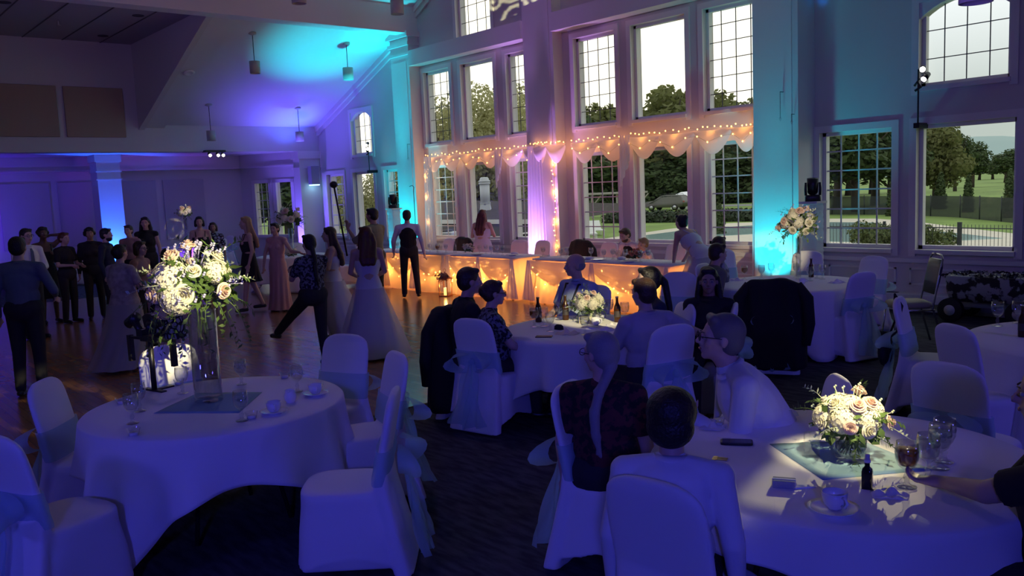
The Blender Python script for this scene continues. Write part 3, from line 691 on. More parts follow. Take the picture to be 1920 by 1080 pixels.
def make_chair():
    t = empty('banquet_chair')
    chair_cover_mb().build('spandex_cover', SPAND, t, remesh=.011, sm=6)
    rr = []
    for z, e in ((.50, .012), (.53, .018), (.57, .014), (.61, .020), (.65, .013), (.685, .016)):
        hw = .212+e*.5; y = -.205-(z-.46)*.20
        rr.append(rrect(hw*2+.01, .075+e*1.2, 28, 3, 0, y, z))
    MB().loft(rr, caps=False).build('sash', ORG, t)
    mb = MB()
    for s in (-1, 1):
        loop = []; BW = 1.35
        for k in range(9):
            a = k/8*PI; rr_ = [(s*(.02+.13*math.sin(a)*BW), -.315-.06*math.sin(a), .60+.075*math.cos(a)+.01*s)]
            loop.append(rr_[0])
        w = [(.02, .05)]
        vs = []; fs = []
        for k, p in enumerate(loop):
            h = .022+.065*math.sin(k/8*PI)
            for j in range(5):
                b = -1+j*.5; vs.append((p[0]+s*.015*abs(b), p[1]+b*h*.7-.01, p[2]+b*h*.25))
        for k in range(8):
            for j in range(4): fs.append((k*5+j, k*5+j+1, (k+1)*5+j+1, (k+1)*5+j))
        mb.add(vs, fs)
    mb.ell((0, -.325, .60), (.028, .028, .035))
    mb.build('bow', ORG, t)
    for s in (-1, 1):
        vs = []; fs = []
        for k in range(11):
            f = k/10; z = .585-.50*f; cx = s*(.015+.075*f+.012*math.sin(f*7)); hw = .024+.085*f**.8
            for j in range(7):
                b = -1+j/3; vs.append((cx+b*hw, -.335-.10*f-.03*math.sin(b*4+f*5+s)*(.3+f), z+.02*b*s*f))
        for k in range(10):
            for j in range(6): fs.append((k*7+j, k*7+j+1, (k+1)*7+j+1, (k+1)*7+j))
        MB().add(vs, fs).build('sash_tail', ORG, t)
    return t
def at_(px, d): r = ray(px, 480)/1600.; return (r.x*d, r.y*d)
VW2 = math.degrees(math.atan2(-AY.z, -AX.z))
CH0 = make_chair(); CH_USED = [False]
def chair(x, y, rz, label, group=None, sc=1.0):      # rz: heading of the seat front, measured from +x
    t = CH0 if not CH_USED[0] else copy_tree(CH0); CH_USED[0] = True
    t.location = (x, y, .012 if x < -6.6 and y < 11.2 else 0.002); t.rotation_euler = (0, 0, rz-PI/2); t.scale = (1, 1, sc)
    return tag(t, label, 'chair', group)
def chair_px(px, py, tgt, label, group=None, z=.95, da=0., yy=None):
    p = onY(px, py, yy) if yy else g(px, py, z)
    d = math.atan2(tgt[1]-p.y, tgt[0]-p.x)+R(da)
    return chair(p.x+.30*math.cos(d), p.y+.30*math.sin(d), d, label, group)
T1 = (-5.164, 1.973); T2 = (-5.2, 5.36); T3 = (-1.85, 3.45); T4 = (-5.45, 9.0); T5 = (-1.72, 7.05); TR = .77
GC1 = 'white covered chairs around the left foreground table'
chair_px(82, 716, T1, 'white chair with pale sash across its front, left of the foreground left table', GC1)
chair(g(118, 962, .47).x, g(118, 962, .47).y, R(112), 'white covered chair cut off at the bottom left corner of the photo', GC1)
chair_px(313, 650, T1, 'white chair on the dance floor side of the left table, flower shadow on its back', GC1)
chair_px(648, 630, T1, 'white chair with blue sash at the far right of the left table, beside the photographer', GC1)
chair_px(744, 664, T1, 'white chair seen side-on right of the left table, bow pointing right', GC1, da=8)
chair_px(738, 735, T1, 'nearest white chair seen side-on at the bottom, long sash tails hanging', GC1, da=32)
GC2 = 'white covered chairs around the middle table'
C_D1 = chair_px(884, 600, T2, 'white covered chair under the person in the patterned dark shirt', GC2, da=26)
C_JK = chair_px(838, 583, T2, 'white chair under the man in black, mostly hidden by his jacket', GC2, da=-14)
C_D2 = chair_px(1262, 612, T2, 'white chair with blue sash behind the man in the grey polo', GC2, da=6)
C_D5 = chair_px(1378, 572, T2, 'white covered chair under the dark haired woman, its edge at her right', GC2)
C_BU = chair(at_(1078, 8.75)[0], at_(1078, 8.75)[1], R(VW2+125), 'white covered chair under the man in braces', GC2)
C_GR = chair(at_(1222, 7.25)[0], at_(1222, 7.25)[1], R(VW2+102), 'white covered chair under the woman with glasses and a ponytail', GC2)
GC3 = 'white covered chairs around the right foreground table'
C_E1 = chair_px(1062, 722, T3, 'white chair under the woman with the long grey ponytail', GC3, da=8)
C_E2 = chair_px(1222, 905, T3, 'white chair in front of the dark haired man in the pale shirt', GC3, da=10)
C_E3 = chair(at_(1462, 4.36)[0], at_(1462, 4.36)[1], R(VW2+86), 'white chair under the man with glasses in the white shirt', GC3)
C_E4 = chair(at_(2050, 2.85)[0], at_(2050, 2.85)[1], R(VW2+60), 'white chair at the bottom right corner under the guest in black', GC3)
C_F1 = chair_px(1775, 684, T5, 'white chair with plain back just above the right foreground table', None, da=0)
C_F2 = chair_px(1790, 612, T5, 'white chair close to the left edge of the far right table', None, da=0)
C_F3 = chair_px(1686, 560, T5, 'white chair turned side-on with a black bag strapped to its back', None, da=14)
GC4 = 'white covered chairs around the table by the cyan pilaster'
C_J4 = chair_px(1450, 530, T4, 'white chair hidden under a large black coat', GC4)
chair_px(1514, 472, T4, 'white chair directly behind the tall flower arrangement by the pilaster', GC4)
chair_px(1640, 482, T4, 'tall white chair against the wall right of the pilaster table', GC4)
chair_px(1618, 512, T4, 'white chair with deep blue sash facing left to the pilaster table', GC4)
C_M1 = chair_px(1318, 496, T4, 'white chair under the man in the olive vest', GC4)
C_M2 = chair_px(1352, 470, T4, 'white chair under the man in the grey patterned shirt', GC4)
chair_px(1274, 512, T2, 'white chair with a rounded back between the ponytailed woman and the bride', None)
GC5 = 'white covered chairs behind the head table'
for px, lab in ((842, 'leftmost white chair behind the head table, left of the bridesmaid'), (864, 'white chair behind the head table wearing a black jacket, left of the bridesmaid'), (980, 'white chair in the gap between the two head tables'), (1018, 'white chair left of the lit middle drape'), (1087, 'white chair behind the head table under a black jacket, right of the middle drape'), (1143, 'white chair behind the head table left of the groom'), (1190, 'white chair under the groom in the dark vest'), (1268, 'grey white chair behind the bride, right end of the head table'), (782, 'white chair behind the left end of the head table')):
    p = onY(px, 447, 11.45); chair(p.x, 11.15, R(-90 if px != 980 else -75), lab, GC5)
for c_ in (C_E2, C_F2):
    for ch in [x for x in c_.children if x.name.startswith(('sash', 'bow'))]: bpy.data.objects.remove(ch)
# bare metal chair
def bare_chair():
    p = g(1735, 640, .05); t = empty('metal_chair', (g(1702, 645, 0).x, g(1702, 645, 0).y, 0.002), R(VW2+84)-PI/2, 'bare black metal stacking chair with an olive seat near the wall', 'chair')
    SEATC = mat('olive_vinyl', (.30, .28, .16), .6)
    MB().loft([rrect(.40, .42, 24, 4, 0, 0, .44), rrect(.44, .45, 24, 4, 0, 0, .46), rrect(.43, .44, 24, 4, 0, 0, .50), rrect(.36, .38, 24, 4, 0, 0, .515)]).build('seat', SEATC, t)
    MB().loft([[(a, b-.0, z) for a, b, _ in rrect(w, .045, 20, 4, 0, y)] for z, w, y in ((.60, .36, -.235), (.75, .40, -.265), (.90, .40, -.295), (.99, .34, -.31))]).build('backrest', mat('black_vinyl', (.03, .03, .03), .4), t)
    for s in (-1, 1):
        MB().tube([(s*.21, -.33, 0), (s*.20, -.20, .44), (s*.19, -.25, .70), (s*.18, -.31, 1.0), (s*.12, -.315, 1.04), (0, -.315, 1.045)], .012).build('rear_leg', mat('chrome_tube', (.45, .45, .48), .25, 1.), t)
        MB().tube([(s*.21, .24, 0), (s*.20, .18, .44)], .012).build('front_leg', M['chrome_tube'], t)
        MB().tube([(s*.205, -.22, .42), (s*.205, .19, .42)], .011).build('seat_rail', M['chrome_tube'], t)
bare_chair()
# coats and bag hung over chair backs
COAT = mat('black_coat_cloth', (.012, .012, .015), .9)
def coat(ch, label, wide=1., low=.30, group=None):
    t = empty('coat', ch.location, ch.rotation_euler[2], label, 'coat', group)
    mb = MB(); rr = []
    for z, hw, y, th in ((.99, .10, -.31, .05), (.975, .18, -.31, .07), (.93, .235, -.305, .085), (.80, .26, -.285, .10), (.6, .28, -.275, .13), (.42, .275, -.28, .15), (low, .26, -.30, .15), (low-.03, .20, -.30, .10)):
        rr.append([(a+.012*math.sin(a*40+z*9), b+.010*math.sin(a*55+z*4), z+.01*math.sin(a*21)) for a, b, _ in rrect(hw*2*wide, th*2, 32, 2.6, 0, y-.02)])
    mb.loft(rr); mb.build('coat_body', COAT, t, remesh=.016, sm=3)
    for s in (-1, 1): MB().tube([(s*.19*wide, -.33, .93), (s*.27*wide, -.36, .80), (s*.29*wide, -.39, .55), (s*.26*wide, -.40, .34)], [.05, .06, .052, .045], 12).build('sleeve', COAT, t)
coat(C_JK, 'long black jacket over the chair of the man in black', 1.15, .10)
coat(C_J4, 'large black coat covering the chair in front of the pilaster table', 1.22, .10)
def small_coat(px, label):
    p = onY(px, 447, 11.45); e = type('o', (), {})(); e.location = Vector((p.x, 11.15, 0.012)); e.rotation_euler = (0, 0, R(-90)-PI/2); coat(e, label, 1.05, .5)
small_coat(866, 'black jacket on the head table chair left of the bridesmaid'); small_coat(1087, 'black jacket on the head table chair right of the lit middle drape')
t = empty('shoulder_bag', C_F3.location, C_F3.rotation_euler[2], 'small black shoulder bag hanging on the side-on white chair', 'bag')
MB().ell((0, -.40, .50), (.19, .055, .13), 20, 12).build('bag_body', COAT, t)
MB().tube([(-.12, -.41, .58), (-.15, -.36, .74), (-.08, -.352, .9), (0, -.335, .985), (.08, -.26, .9), (.18, -.28, .7), (.14, -.40, .58)], .009).build('strap', COAT, t)

# ================================================================ ROUND TABLES
def table_cloth(c, rr, z, s, rot, seed, label, zf=.03, folds=13):
    r = random.Random(seed); n = 168; ph = [r.uniform(0, 6.3) for _ in range(4)]
    rings = []
    for k in range(7): q = (k+.15)/6.3; rings.append([(rr*q*math.cos(2*PI*i/n), rr*q*math.sin(2*PI*i/n), z) for i in range(n)] if k < 6 else None)
    rings = [x for x in rings if x]
    rings.append([((rr-.004)*math.cos(2*PI*i/n), (rr-.004)*math.sin(2*PI*i/n), z) for i in range(n)])
    rings.append([((rr+.006)*math.cos(2*PI*i/n), (rr+.006)*math.sin(2*PI*i/n), z-.010) for i in range(n)])
    K = 14
    for k in range(1, K+1):
        f = k/K; ring = []
        for i in range(n):
            a = 2*PI*i/n; aa = a-rot; L = s/max(abs(math.cos(aa)), abs(math.sin(aa)))
            L = min(L, rr+z+.10); drop = max(.13, L-rr); drop = min(drop, z-zf)
            fold = .5+.5*math.sin(folds*a+ph[0]+1.2*math.sin(3*a+ph[1])); d = drop*f
            rad = rr+.008+d*.07+d*.24*(fold**1.4-.35)*(.30+f*.70)
            ring.append((rad*math.cos(a), rad*math.sin(a), z-.010-d))
        rings.append(ring)
    mb = MB().loft(rings, caps=False); k = len(mb.v); mb.add([(0, 0, z)], []); mb.f += [(k, i, (i+1) % n) for i in range(n)]
    o = mb.build('tablecloth', LINEN, loc=(c[0], c[1], 0)); 
    md = o.modifiers.new('t', 'SOLIDIFY'); md.thickness = .003; md.offset = -1
    return tag(o, label, 'tablecloth', 'white cloths on the round tables')
TOPW = mat('plywood_top', (.35, .25, .16), .6)
def round_table(c, label, z0=0., TR=TR):
    t = empty('round_table', (c[0], c[1], z0), 0, label, 'table', 'round banquet tables')
    MB().lathe([(0, .715), (TR-.03, .715), (TR-.015, .72), (TR-.015, .742), (TR-.03, .746), (0, .746)], n=48).build('tabletop', TOPW, t)
    for k in range(4):
        a = PI/4+k*PI/2; MB().tube([(.30*math.cos(a), .30*math.sin(a), .714), (.34*math.cos(a), .34*math.sin(a), .35), (.42*math.cos(a), .42*math.sin(a), .015)], .014).build('leg', BLACK, t)
    return t
round_table(T1, 'round table under the white cloth at lower left'); table_cloth(T1, TR, .755, 1.06, math.atan2(g(322, 1025, .05).y-T1[1], g(322, 1025, .05).x-T1[0])-PI/4, 3, 'white tablecloth with a pointed hanging corner on the left foreground table')
round_table(T2, 'round table under the white cloth where guests sit in the middle'); table_cloth(T2, TR, .755, 1.14, R(20), 5, 'white tablecloth on the crowded middle table')
round_table(T3, 'round table under the white cloth at lower right', 0., .81); table_cloth(T3, .82, .755, .98, math.atan2(g(1700, 1080, .2).y-T3[1], g(1700, 1080, .2).x-T3[0])-PI/4, 8, 'white tablecloth lit by a pin spot on the right foreground table')
round_table(T4, 'round table under the white cloth beside the cyan pilaster', 0., .87); table_cloth(T4, .88, .755, 1.3, R(10), 12, 'white tablecloth on the table beside the cyan pilaster')
round_table(T5, 'round table under the white cloth at the right edge', 0., .93); table_cloth(T5, .94, .755, 1.35, R(35), 15, 'white tablecloth on the table cut by the right edge')
BT = []
for px, py, lab in ((548, 480, 'table behind the woman in the pink sequin gown'), (352, 462, 'table below the small white bouquet in the far lounge'), (150, 478, 'table behind the dark dressed guests at far left')):
    p = g(px, py, .755); BT.append(p); round_table(p, 'round '+lab, .01); o = table_cloth(p, TR, .765, 1.3, .3, int(px), 'white tablecloth on the '+lab)
for k, (i, a, lab) in enumerate(((0, 60, 'white chair right of the far arrangement table'), (0, 150, 'white chair behind the woman in the sequin gown'), (1, 20, 'white chair in the far lounge right of the small bouquet'), (1, 100, 'white chair behind the small white bouquet table'), (2, -40, 'white chair glimpsed between the far left guests'), (2, 70, 'white chair behind the far left guests'))):
    p = BT[i]; chair(p.x+1.12*math.cos(R(a)), p.y+1.12*math.sin(R(a)), R(a+180), lab, 'far lounge chairs')

# ================================================================ TABLEWARE
WATERM = thin_glass('water_in_glass', (.85, .9, .95), .4, .08); AMBER = mat('amber_drink', (.42, .14, .02), .1, trans=.5); ORNG = mat('orange_drink', (.85, .38, .05), .2)
BOTB = mat('brown_bottle_glass', (.06, .022, .008), .08); BOTD = mat('dark_bottle_glass', (.012, .012, .012), .08)
def proto_goblet(fill=None):
    t = empty('water_goblet')
    MB().lathe([(.0, .004), (.034, .003), (.036, .007), (.012, .014), (.008, .03), (.013, .042), (.007, .055), (.010, .068), (.030, .085), (.040, .11), (.042, .135), (.038, .175), (.037, .175), (.0405, .135), (.038, .11), (.028, .088), (0, .078)], n=24).build('glass', GLASS, t)
    if fill: MB().lathe([(0, .080), (.027, .090), (.037, .112), (.038, .135), (.037, .148), (0, .148)], n=20).build('drink', fill, t)
    return t
def proto_cup():
    t = empty('coffee_cup')
    MB().lathe([(0, .006), (.022, .004), (.026, .010), (.036, .022), (.040, .040), (.0415, .062), (.0395, .062), (.037, .038), (.030, .018), (0, .014)], n=28).build('bowl', CHINA, t)
    MB().tube([(.039, 0, .052), (.056, 0, .054), (.064, 0, .040), (.054, 0, .024), (.037, 0, .024)], .0045, 8).build('handle', CHINA, t)
    return t
def proto_saucer():
    return MB().lathe([(0, .003), (.04, .001), (.042, .006), (.068, .014), (.078, .020), (.079, .022), (.066, .017), (.042, .009), (0, .007)], n=36).build('saucer', CHINA)
def proto_creamer():
    t = empty('cream_jug')
    MB().lathe([(0, .002), (.026, .002), (.028, .008), (.036, .025), (.037, .045), (.029, .068), (.030, .082), (.027, .082), (.026, .066), (.034, .044), (.030, .014), (0, .01)], n=24).build('jug_body', CHINA, t)
    MB().tube([(-.028, 0, .075), (-.055, 0, .07), (-.058, 0, .045), (-.036, 0, .028)], .004).build('handle', CHINA, t); MB().ell((.031, 0, .078), (.012, .010, .008)).build('spout', CHINA, t)
    return t
def proto_votive():
    t = empty('glass_votive')
    n = 24; rr = []
    for z, r_ in ((.003, .022), (.006, .024), (.02, .028), (.04, .034), (.045, .036)): rr.append([((r_+(.0018 if i % 2 else -.0012))*math.cos(2*PI*i/n), (r_+(.0018 if i % 2 else -.0012))*math.sin(2*PI*i/n), z) for i in range(n)])
    MB().loft(rr, caps=False).build('glass', GLASS, t); MB().cyl((0, 0, .006), (0, 0, .022), .024, n=18).build('candle', CHINA, t)
    return t
def proto_bottle(m_):
    t = empty('beer_bottle')
    MB().lathe([(0, .002), (.029, .002), (.031, .008), (.031, .12), (.028, .145), (.015, .175), (.0125, .19), (.0125, .222), (.015, .224), (.015, .231), (0, .232)], n=22).build('bottle_glass', m_, t)
    MB().lathe([(.0314, .05), (.0314, .105)], n=22).build('label', mat('dark_label', (.06, .05, .05), .5), t); MB().cyl((0, 0, .228), (0, 0, .236), .0158, n=14).build('crown_cap', mat('bottle_cap', (.25, .24, .22), .3, .8), t)
    return t
PR = {}
def put(kind, x, y, z, rz, label, group=None, sc=1.):
    mk = {'goblet': lambda: proto_goblet(None), 'water': lambda: proto_goblet(WATERM), 'amber': lambda: proto_goblet(AMBER), 'orange': lambda: proto_goblet(ORNG), 'cup': proto_cup, 'saucer': proto_saucer, 'creamer': proto_creamer, 'votive': proto_votive, 'bottle': lambda: proto_bottle(BOTB)}
    cat = {'goblet': 'glass', 'water': 'glass', 'amber': 'glass', 'orange': 'glass', 'cup': 'cup', 'saucer': 'saucer', 'creamer': 'jug', 'votive': 'candle holder', 'bottle': 'bottle'}[kind]
    if kind not in PR: PR[kind] = mk[kind](); o = PR[kind]
    else: o = copy_tree(PR[kind])
    o.location = (x, y, z); o.rotation_euler = (0, 0, rz); o.scale = (sc,)*3
    return tag(o, label, cat, group)
ZT = .7565
def on(px, py, z=ZT): return g(px, py, z)
def putp(kind, px, py, label, group=None, rz=0, sc=1., dz=0.):
    p = on(px, py); return put(kind, p.x, p.y, ZT+dz, rz, label, group, sc)
# left foreground table
GG = 'goblets on the left foreground table'
for px, py, lab, s in ((249, 795, 'clear goblet nearest the left edge of the left table', 1.0), (263, 772, 'clear goblet directly behind another at the left of the left table', 1.), (343, 738, 'goblet of the left table standing left of the tall vase by the gimbal', 1.), (453, 722, 'goblet at the far side of the left table right of the tall vase', 1.), (454, 790, 'clear goblet at the right corner of the blue runner', 1.), (558, 735, 'goblet near the chair with blue sash on the left table', 1.)):
    putp('water' if px == 453 else 'goblet', px, py, lab, GG, sc=1.02*s)
for px, py, lab in ((592, 742, 'white cup on a saucer near the right rim of the left table'), (514, 776, 'white cup on a saucer at the front right of the left table')):
    putp('saucer', px, py, 'saucer under the '+lab.replace('white cup on a saucer ', 'cup '), None, sc=1.05); putp('cup', px, py, lab, None, R(-20), 1.05, .009)
putp('creamer', 545, 755, 'white cream jug between the two cups on the left table', None, R(-40))
for px, py, lab in ((251, 818, 'small cut glass votive near the front left rim of the left table'), (228, 758, 'cut glass votive at the far left rim of the left table'), (472, 786, 'cut glass votive beside the goblet at the runner corner'), (534, 710, 'cut glass sugar votive at the far right of the left table'), (597, 730, 'cut glass votive just behind the cup at the right rim'), (336, 722, 'cut glass votive behind the goblet left of the vase')):
    putp('votive', px, py, lab, 'cut glass votives on the left table')
RUN = mat('dusty_blue_cloth', (.20, .34, .46), .8, bump=.1, bscale=250)
def runner(pts, label, m_=RUN):
    q = [on(*p) for p in pts]; n = 10; vs = []
    for j in range(n+1):
        for i in range(n+1):
            u, v = i/n, j/n; p = (q[0]*(1-u)+q[1]*u)*(1-v)+(q[3]*(1-u)+q[2]*u)*v
            vs.append((p.x, p.y, ZT+.002+.002*abs(math.sin(u*9+v*4))))
    fs = [(j*(n+1)+i, j*(n+1)+i+1, (j+1)*(n+1)+i+1, (j+1)*(n+1)+i) for j in range(n) for i in range(n)]
    return tag(MB().add(vs, fs).build('cloth_runner', m_, solid=.002), label, 'table runner')
runner([(288, 776), (448, 775), (492, 736), (370, 738)], 'blue cloth square under the tall vase on the left table')
runner([(1543, 901), (1748, 882), (1614, 826), (1443, 834)], 'pale blue cloth square lit by the pin spot on the right table')
# right foreground table
putp('saucer', 1563, 962, 'white saucer under the cup at the front of the right table', None, sc=1.18); putp('cup', 1565, 960, 'white coffee cup at the front of the right table', None, R(-25), 1.12, .010)
putp('amber', 1700, 915, 'stemmed glass of iced amber drink on the right table', None, sc=1.08)
putp('water', 1740, 900, 'water glass nearest the arm of the guest in black', None, sc=1.1); putp('goblet', 1770, 868, 'empty goblet behind two glasses on the right table', None, sc=1.12); putp('water', 1762, 880, 'water glass in the middle of the cluster on the right table', None, sc=1.12)
# small square dark bottle
p = on(1626, 916); t = empty('sauce_bottle', (p.x, p.y, ZT), .3, 'small square dark bottle with pale cap on the right table', 'bottle')
MB().loft([rrect(.04, .04, 20, 6, 0, 0, z) for z in (0, .07)]+[rrect(w, w, 20, 3, 0, 0, z) for z, w in ((.082, .036), (.092, .018), (.115, .018))]).build('bottle_glass', BOTD, t)
MB().cyl((0, 0, .108), (0, 0, .118), .013, n=16).build('collar', CHINA, t); MB().cyl((0, 0, .118), (0, 0, .140), .009, n=16).build('cap', mat('pale_cap', (.5, .5, .55), .4), t)
def napkin(px, py, s, label, rz=0, m_=None, z=ZT, seed=1):
    r = random.Random(seed); p = on(px, py, z); n = 14; vs = []
    for j in range(n):
        for i in range(n):
            u, v = i/(n-1)-.5, j/(n-1)-.5; h = .5*s*max(0, (.30-u*u-v*v)*2)*abs(math.sin(7*u+3*v+seed)*math.cos(6*v-2*u))+.003
            vs.append((u*s*1.3*(1-.3*abs(v)), v*s*(1-.2*abs(u)), h))
    fs = [(j*n+i, j*n+i+1, (j+1)*n+i+1, (j+1)*n+i) for j in range(n-1) for i in range(n-1)]
    o = MB().add(vs, fs).build('napkin', m_ or LINEN, loc=(p.x, p.y, z)); o.rotation_euler = (0, 0, rz); md = o.modifiers.new('s', 'SOLIDIFY'); md.thickness = .002
    return tag(o, label, 'napkin')
napkin(1668, 928, .11, 'crumpled white napkin beside the small dark bottle', .5)
napkin(1392, 782, .17, 'crumpled white napkin at the elbow of the man in glasses', .2, seed=3)
napkin(1468, 776, .12, 'flat white napkin at the far rim of the right table', .9, seed=5)
napkin(1338, 800, .12, 'white napkin with a small tag near the black phone', 1.9, seed=6)
p = on(1470, 912); t = empty('favour_box', (p.x, p.y, ZT), .5, 'clear wrapped favour box with a ribbon on the right table', 'box')
MB().box((-.045, -.03, 0), (.045, .03, .03)).build('box_body', mat('clear_wrap', (.7, .72, .8), .1, trans=.5), t, smooth=False, bevel=.004); MB().box((-.046, -.005, .0), (.046, .005, .032)).build('ribbon', CHINA, t, smooth=False)
p = on(1505, 914); o = MB().box((-.05, -.015, 0), (.05, .015, .006)).build('place_card', CHINA, smooth=False, bevel=.001, loc=(p.x, p.y, ZT)); o.rotation_euler = (0, 0, .9); tag(o, 'white folded paper strip beside the favour box', 'card')
p = on(1381, 832); t = empty('mobile_phone', (p.x, p.y, ZT+.001), .62, 'black phone in a thick case lying on the right table', 'phone')
MB().loft([rrect(.15, .075, 24, 6, 0, 0, z) for z in (0, .013)]).build('case', BLACK, t, smooth=False, bevel=.002); MB().box((-.065, -.032, .013), (.065, .032, .0136)).build('screen', mat('screen_black', (.01, .01, .012), .05), t, smooth=False)
p = on(1340, 862); t = empty('key_ring', (p.x, p.y, ZT+.002), .4, 'brass keys lying near the rim of the right table', 'keys')
BR = mat('brass', (.6, .45, .2), .3, 1.)
for k in range(3): MB().box((.01, -.006+.012*k, .001*k), (.055, .002+.012*k, .003+.001*k)).cyl((.0, -.002+.012*k, .001*k), (.0, -.002+.012*k, .003+.001*k), .012, n=12).build('key', BR, t, smooth=False)
p = on(1349, 800); t = empty('glass_votive_b', (0, 0, 0)); bpy.data.objects.remove(t)
putp('votive', 1346, 800, 'cut glass votive on the right table by the tagged napkin', None)
p = on(1358, 823); o = MB().box((-.03, -.02, 0), (.03, .02, .002)).build('gift_tag', CHINA, smooth=False, loc=(p.x, p.y, ZT+.001)); tag(o, 'white paper tag with faint lettering by the black phone', 'tag'); o.rotation_euler = (0, 0, .6)
p = on(1522, 858); t = empty('acrylic_stand', (p.x, p.y, ZT), 1.0, 'small clear acrylic table number stand left of the low bouquet', 'stand')
MB().box((-.035, -.006, 0), (.035, .006, .12)).build('clear_sheet', GLASS, t, smooth=False); MB().box((-.035, -.02, 0), (.035, .02, .006)).build('base', GLASS, t, smooth=False)
# middle table
for kind, px, py, lab, s in (('bottle', 1010, 604, 'brown bottle in front of the man in braces, left one', 1.), ('bottle', 1061, 600, 'dark bottle half hidden by the man in braces', 1.), ('bottle', 1158, 604, 'brown bottle beside the man in the grey polo', 1.0), ('amber', 1002, 613, 'iced amber drink held at the left rim of the middle table', 1.), ('goblet', 1020, 612, 'empty goblet right of the amber drink', 1.), ('goblet', 1032, 622, 'clear goblet in front of the bottles', 1.), ('water', 1048, 600, 'water goblet behind the two front goblets', 1.), ('goblet', 1066, 598, 'goblet left of the low bouquet on the middle table', 1.), ('water', 1097, 628, 'goblet in front of the low bouquet on the middle table', 1.0), ('water', 1143, 596, 'water goblet right of the low bouquet', 1.), ('goblet', 1172, 602, 'empty goblet at the shoulder of the grey polo man', 1.), ('cup', 1118, 610, 'white cup lit by the pin spot on the middle table', 1.1), ('votive', 1130, 596, 'votive right of the middle bouquet', 1.2)):
    putp(kind, px, py, lab, None, sc=s)
napkin(1064, 626, .16, 'crumpled cream napkin on the middle table', .4, mat('cream_napkin', (.8, .7, .5), .8), seed=2); napkin(1135, 620, .12, 'white napkin right of the lit cup', 1.4, seed=7); napkin(1150, 610, .1, 'small napkin by the brown bottle', .4, seed=9)
p = on(1020, 632); o = MB().box((-.038, -.07, 0), (.038, .07, .01)).build('mobile_phone', BLACK, smooth=False, bevel=.003, loc=(p.x, p.y, ZT)); o.rotation_euler = (0, 0, -.9); tag(o, 'black phone lying at the left rim of the middle table', 'phone')
p = on(1048, 618); o = MB().loft([rrect(.09, .06, 16, 3, 0, 0, 0), rrect(.085, .055, 16, 3, 0, 0, .03), rrect(.05, .03, 16, 3, 0, 0, .045)]).build('pouch', COAT, loc=(p.x, p.y, ZT)); tag(o, 'small black pouch among the goblets on the middle table', 'pouch')
p = on(1098, 606); t = empty('cube_candle', (p.x, p.y, ZT), .4, 'square cream box in front of the middle bouquet', 'box'); MB().box((-.05, -.035, 0), (.05, .035, .06)).build('box_body', M['cream_napkin'], t, smooth=False, bevel=.004)
# pilaster table
for kind, px, py, lab in (('orange', 1396, 524, 'stemmed glass of orange drink'), ('water', 1428, 523, 'water glass right of the orange drink'), ('goblet', 1446, 519, 'goblet below the cyan pilaster'), ('water', 1493, 520, 'water goblet left of the small bottle under the tall vase'), ('goblet', 1519, 527, 'front goblet right of the black coat'), ('goblet', 1542, 524, 'rightmost goblet on the pilaster table'), ('goblet', 1532, 522, 'goblet between two others right of the black coat'), ('bottle', 1521, 520, 'dark bottle at the back of the pilaster table'), ('cup', 1505, 532, 'white cup beside the black coat')):
    putp(kind, px, py, lab, None)
napkin(1380, 526, .14, 'white napkin left of the orange drink', .4, seed=4); napkin(1570, 530, .16, 'folded napkin at the right rim of the pilaster table', 1.4, seed=8)
# far right table
putp('water', 1870, 612, 'goblet near the left rim of the far right table', None, sc=1.12); putp('goblet', 1908, 607, 'goblet behind the first on the far right table', None, sc=1.05)
putp('bottle', 1917, 632, 'brown bottle at the right edge of the photo', None, sc=1.)

# ================================================================ FLOWERS
PETW = mat('white_petals', (.82, .78, .62), .7, transluc=.2); PETB = mat('blush_petals', (.80, .60, .50), .7, transluc=.2); FOL = mat('bouquet_leaves', (.08, .14, .035), .6, transluc=.2); BUD = mat('pale_buds', (.62, .68, .45), .7)
PETL = mat('lilac_petals', (.45, .42, .66), .7)
def rose_mb(r=.035, seed=1):
    rr = random.Random(seed); mb = MB()
    for ring, (n, ra, h, tilt) in enumerate(((3, .18, .95, .15), (4, .38, .9, .3), (5, .62, .75, .6), (6, .88, .5, 1.0), (6, 1.05, .28, 1.3))):
        for k in range(n):
            a = 2*PI*k/n+ring*.7+rr.uniform(-.1, .1); vs = []; m_, q = 4, 4; wid = 2*PI/n*.8
            for j in range(q+1):
                v = j/q; rad = r*(ra*.35+ra*.75*v**(.6 if ring > 1 else 1.2)); z = r*(-.45+(h+.45)*math.sin(v*PI/2*(1.0)))-r*tilt*.25*v**3
                for i in range(m_+1):
                    u = -1+2*i/m_; aa = a+u*wid*(.5+.5*v)*(1-.35*v*v*abs(u)); vs.append((rad*math.cos(aa), rad*math.sin(aa), z-r*.12*u*u*v))
            mb.add(vs, [(j*(m_+1)+i, j*(m_+1)+i+1, (j+1)*(m_+1)+i+1, (j+1)*(m_+1)+i) for j in range(q) for i in range(m_)])
    mb.ell((0, 0, -r*.35), (r*.35, r*.35, r*.3), 8, 6)
    return mb
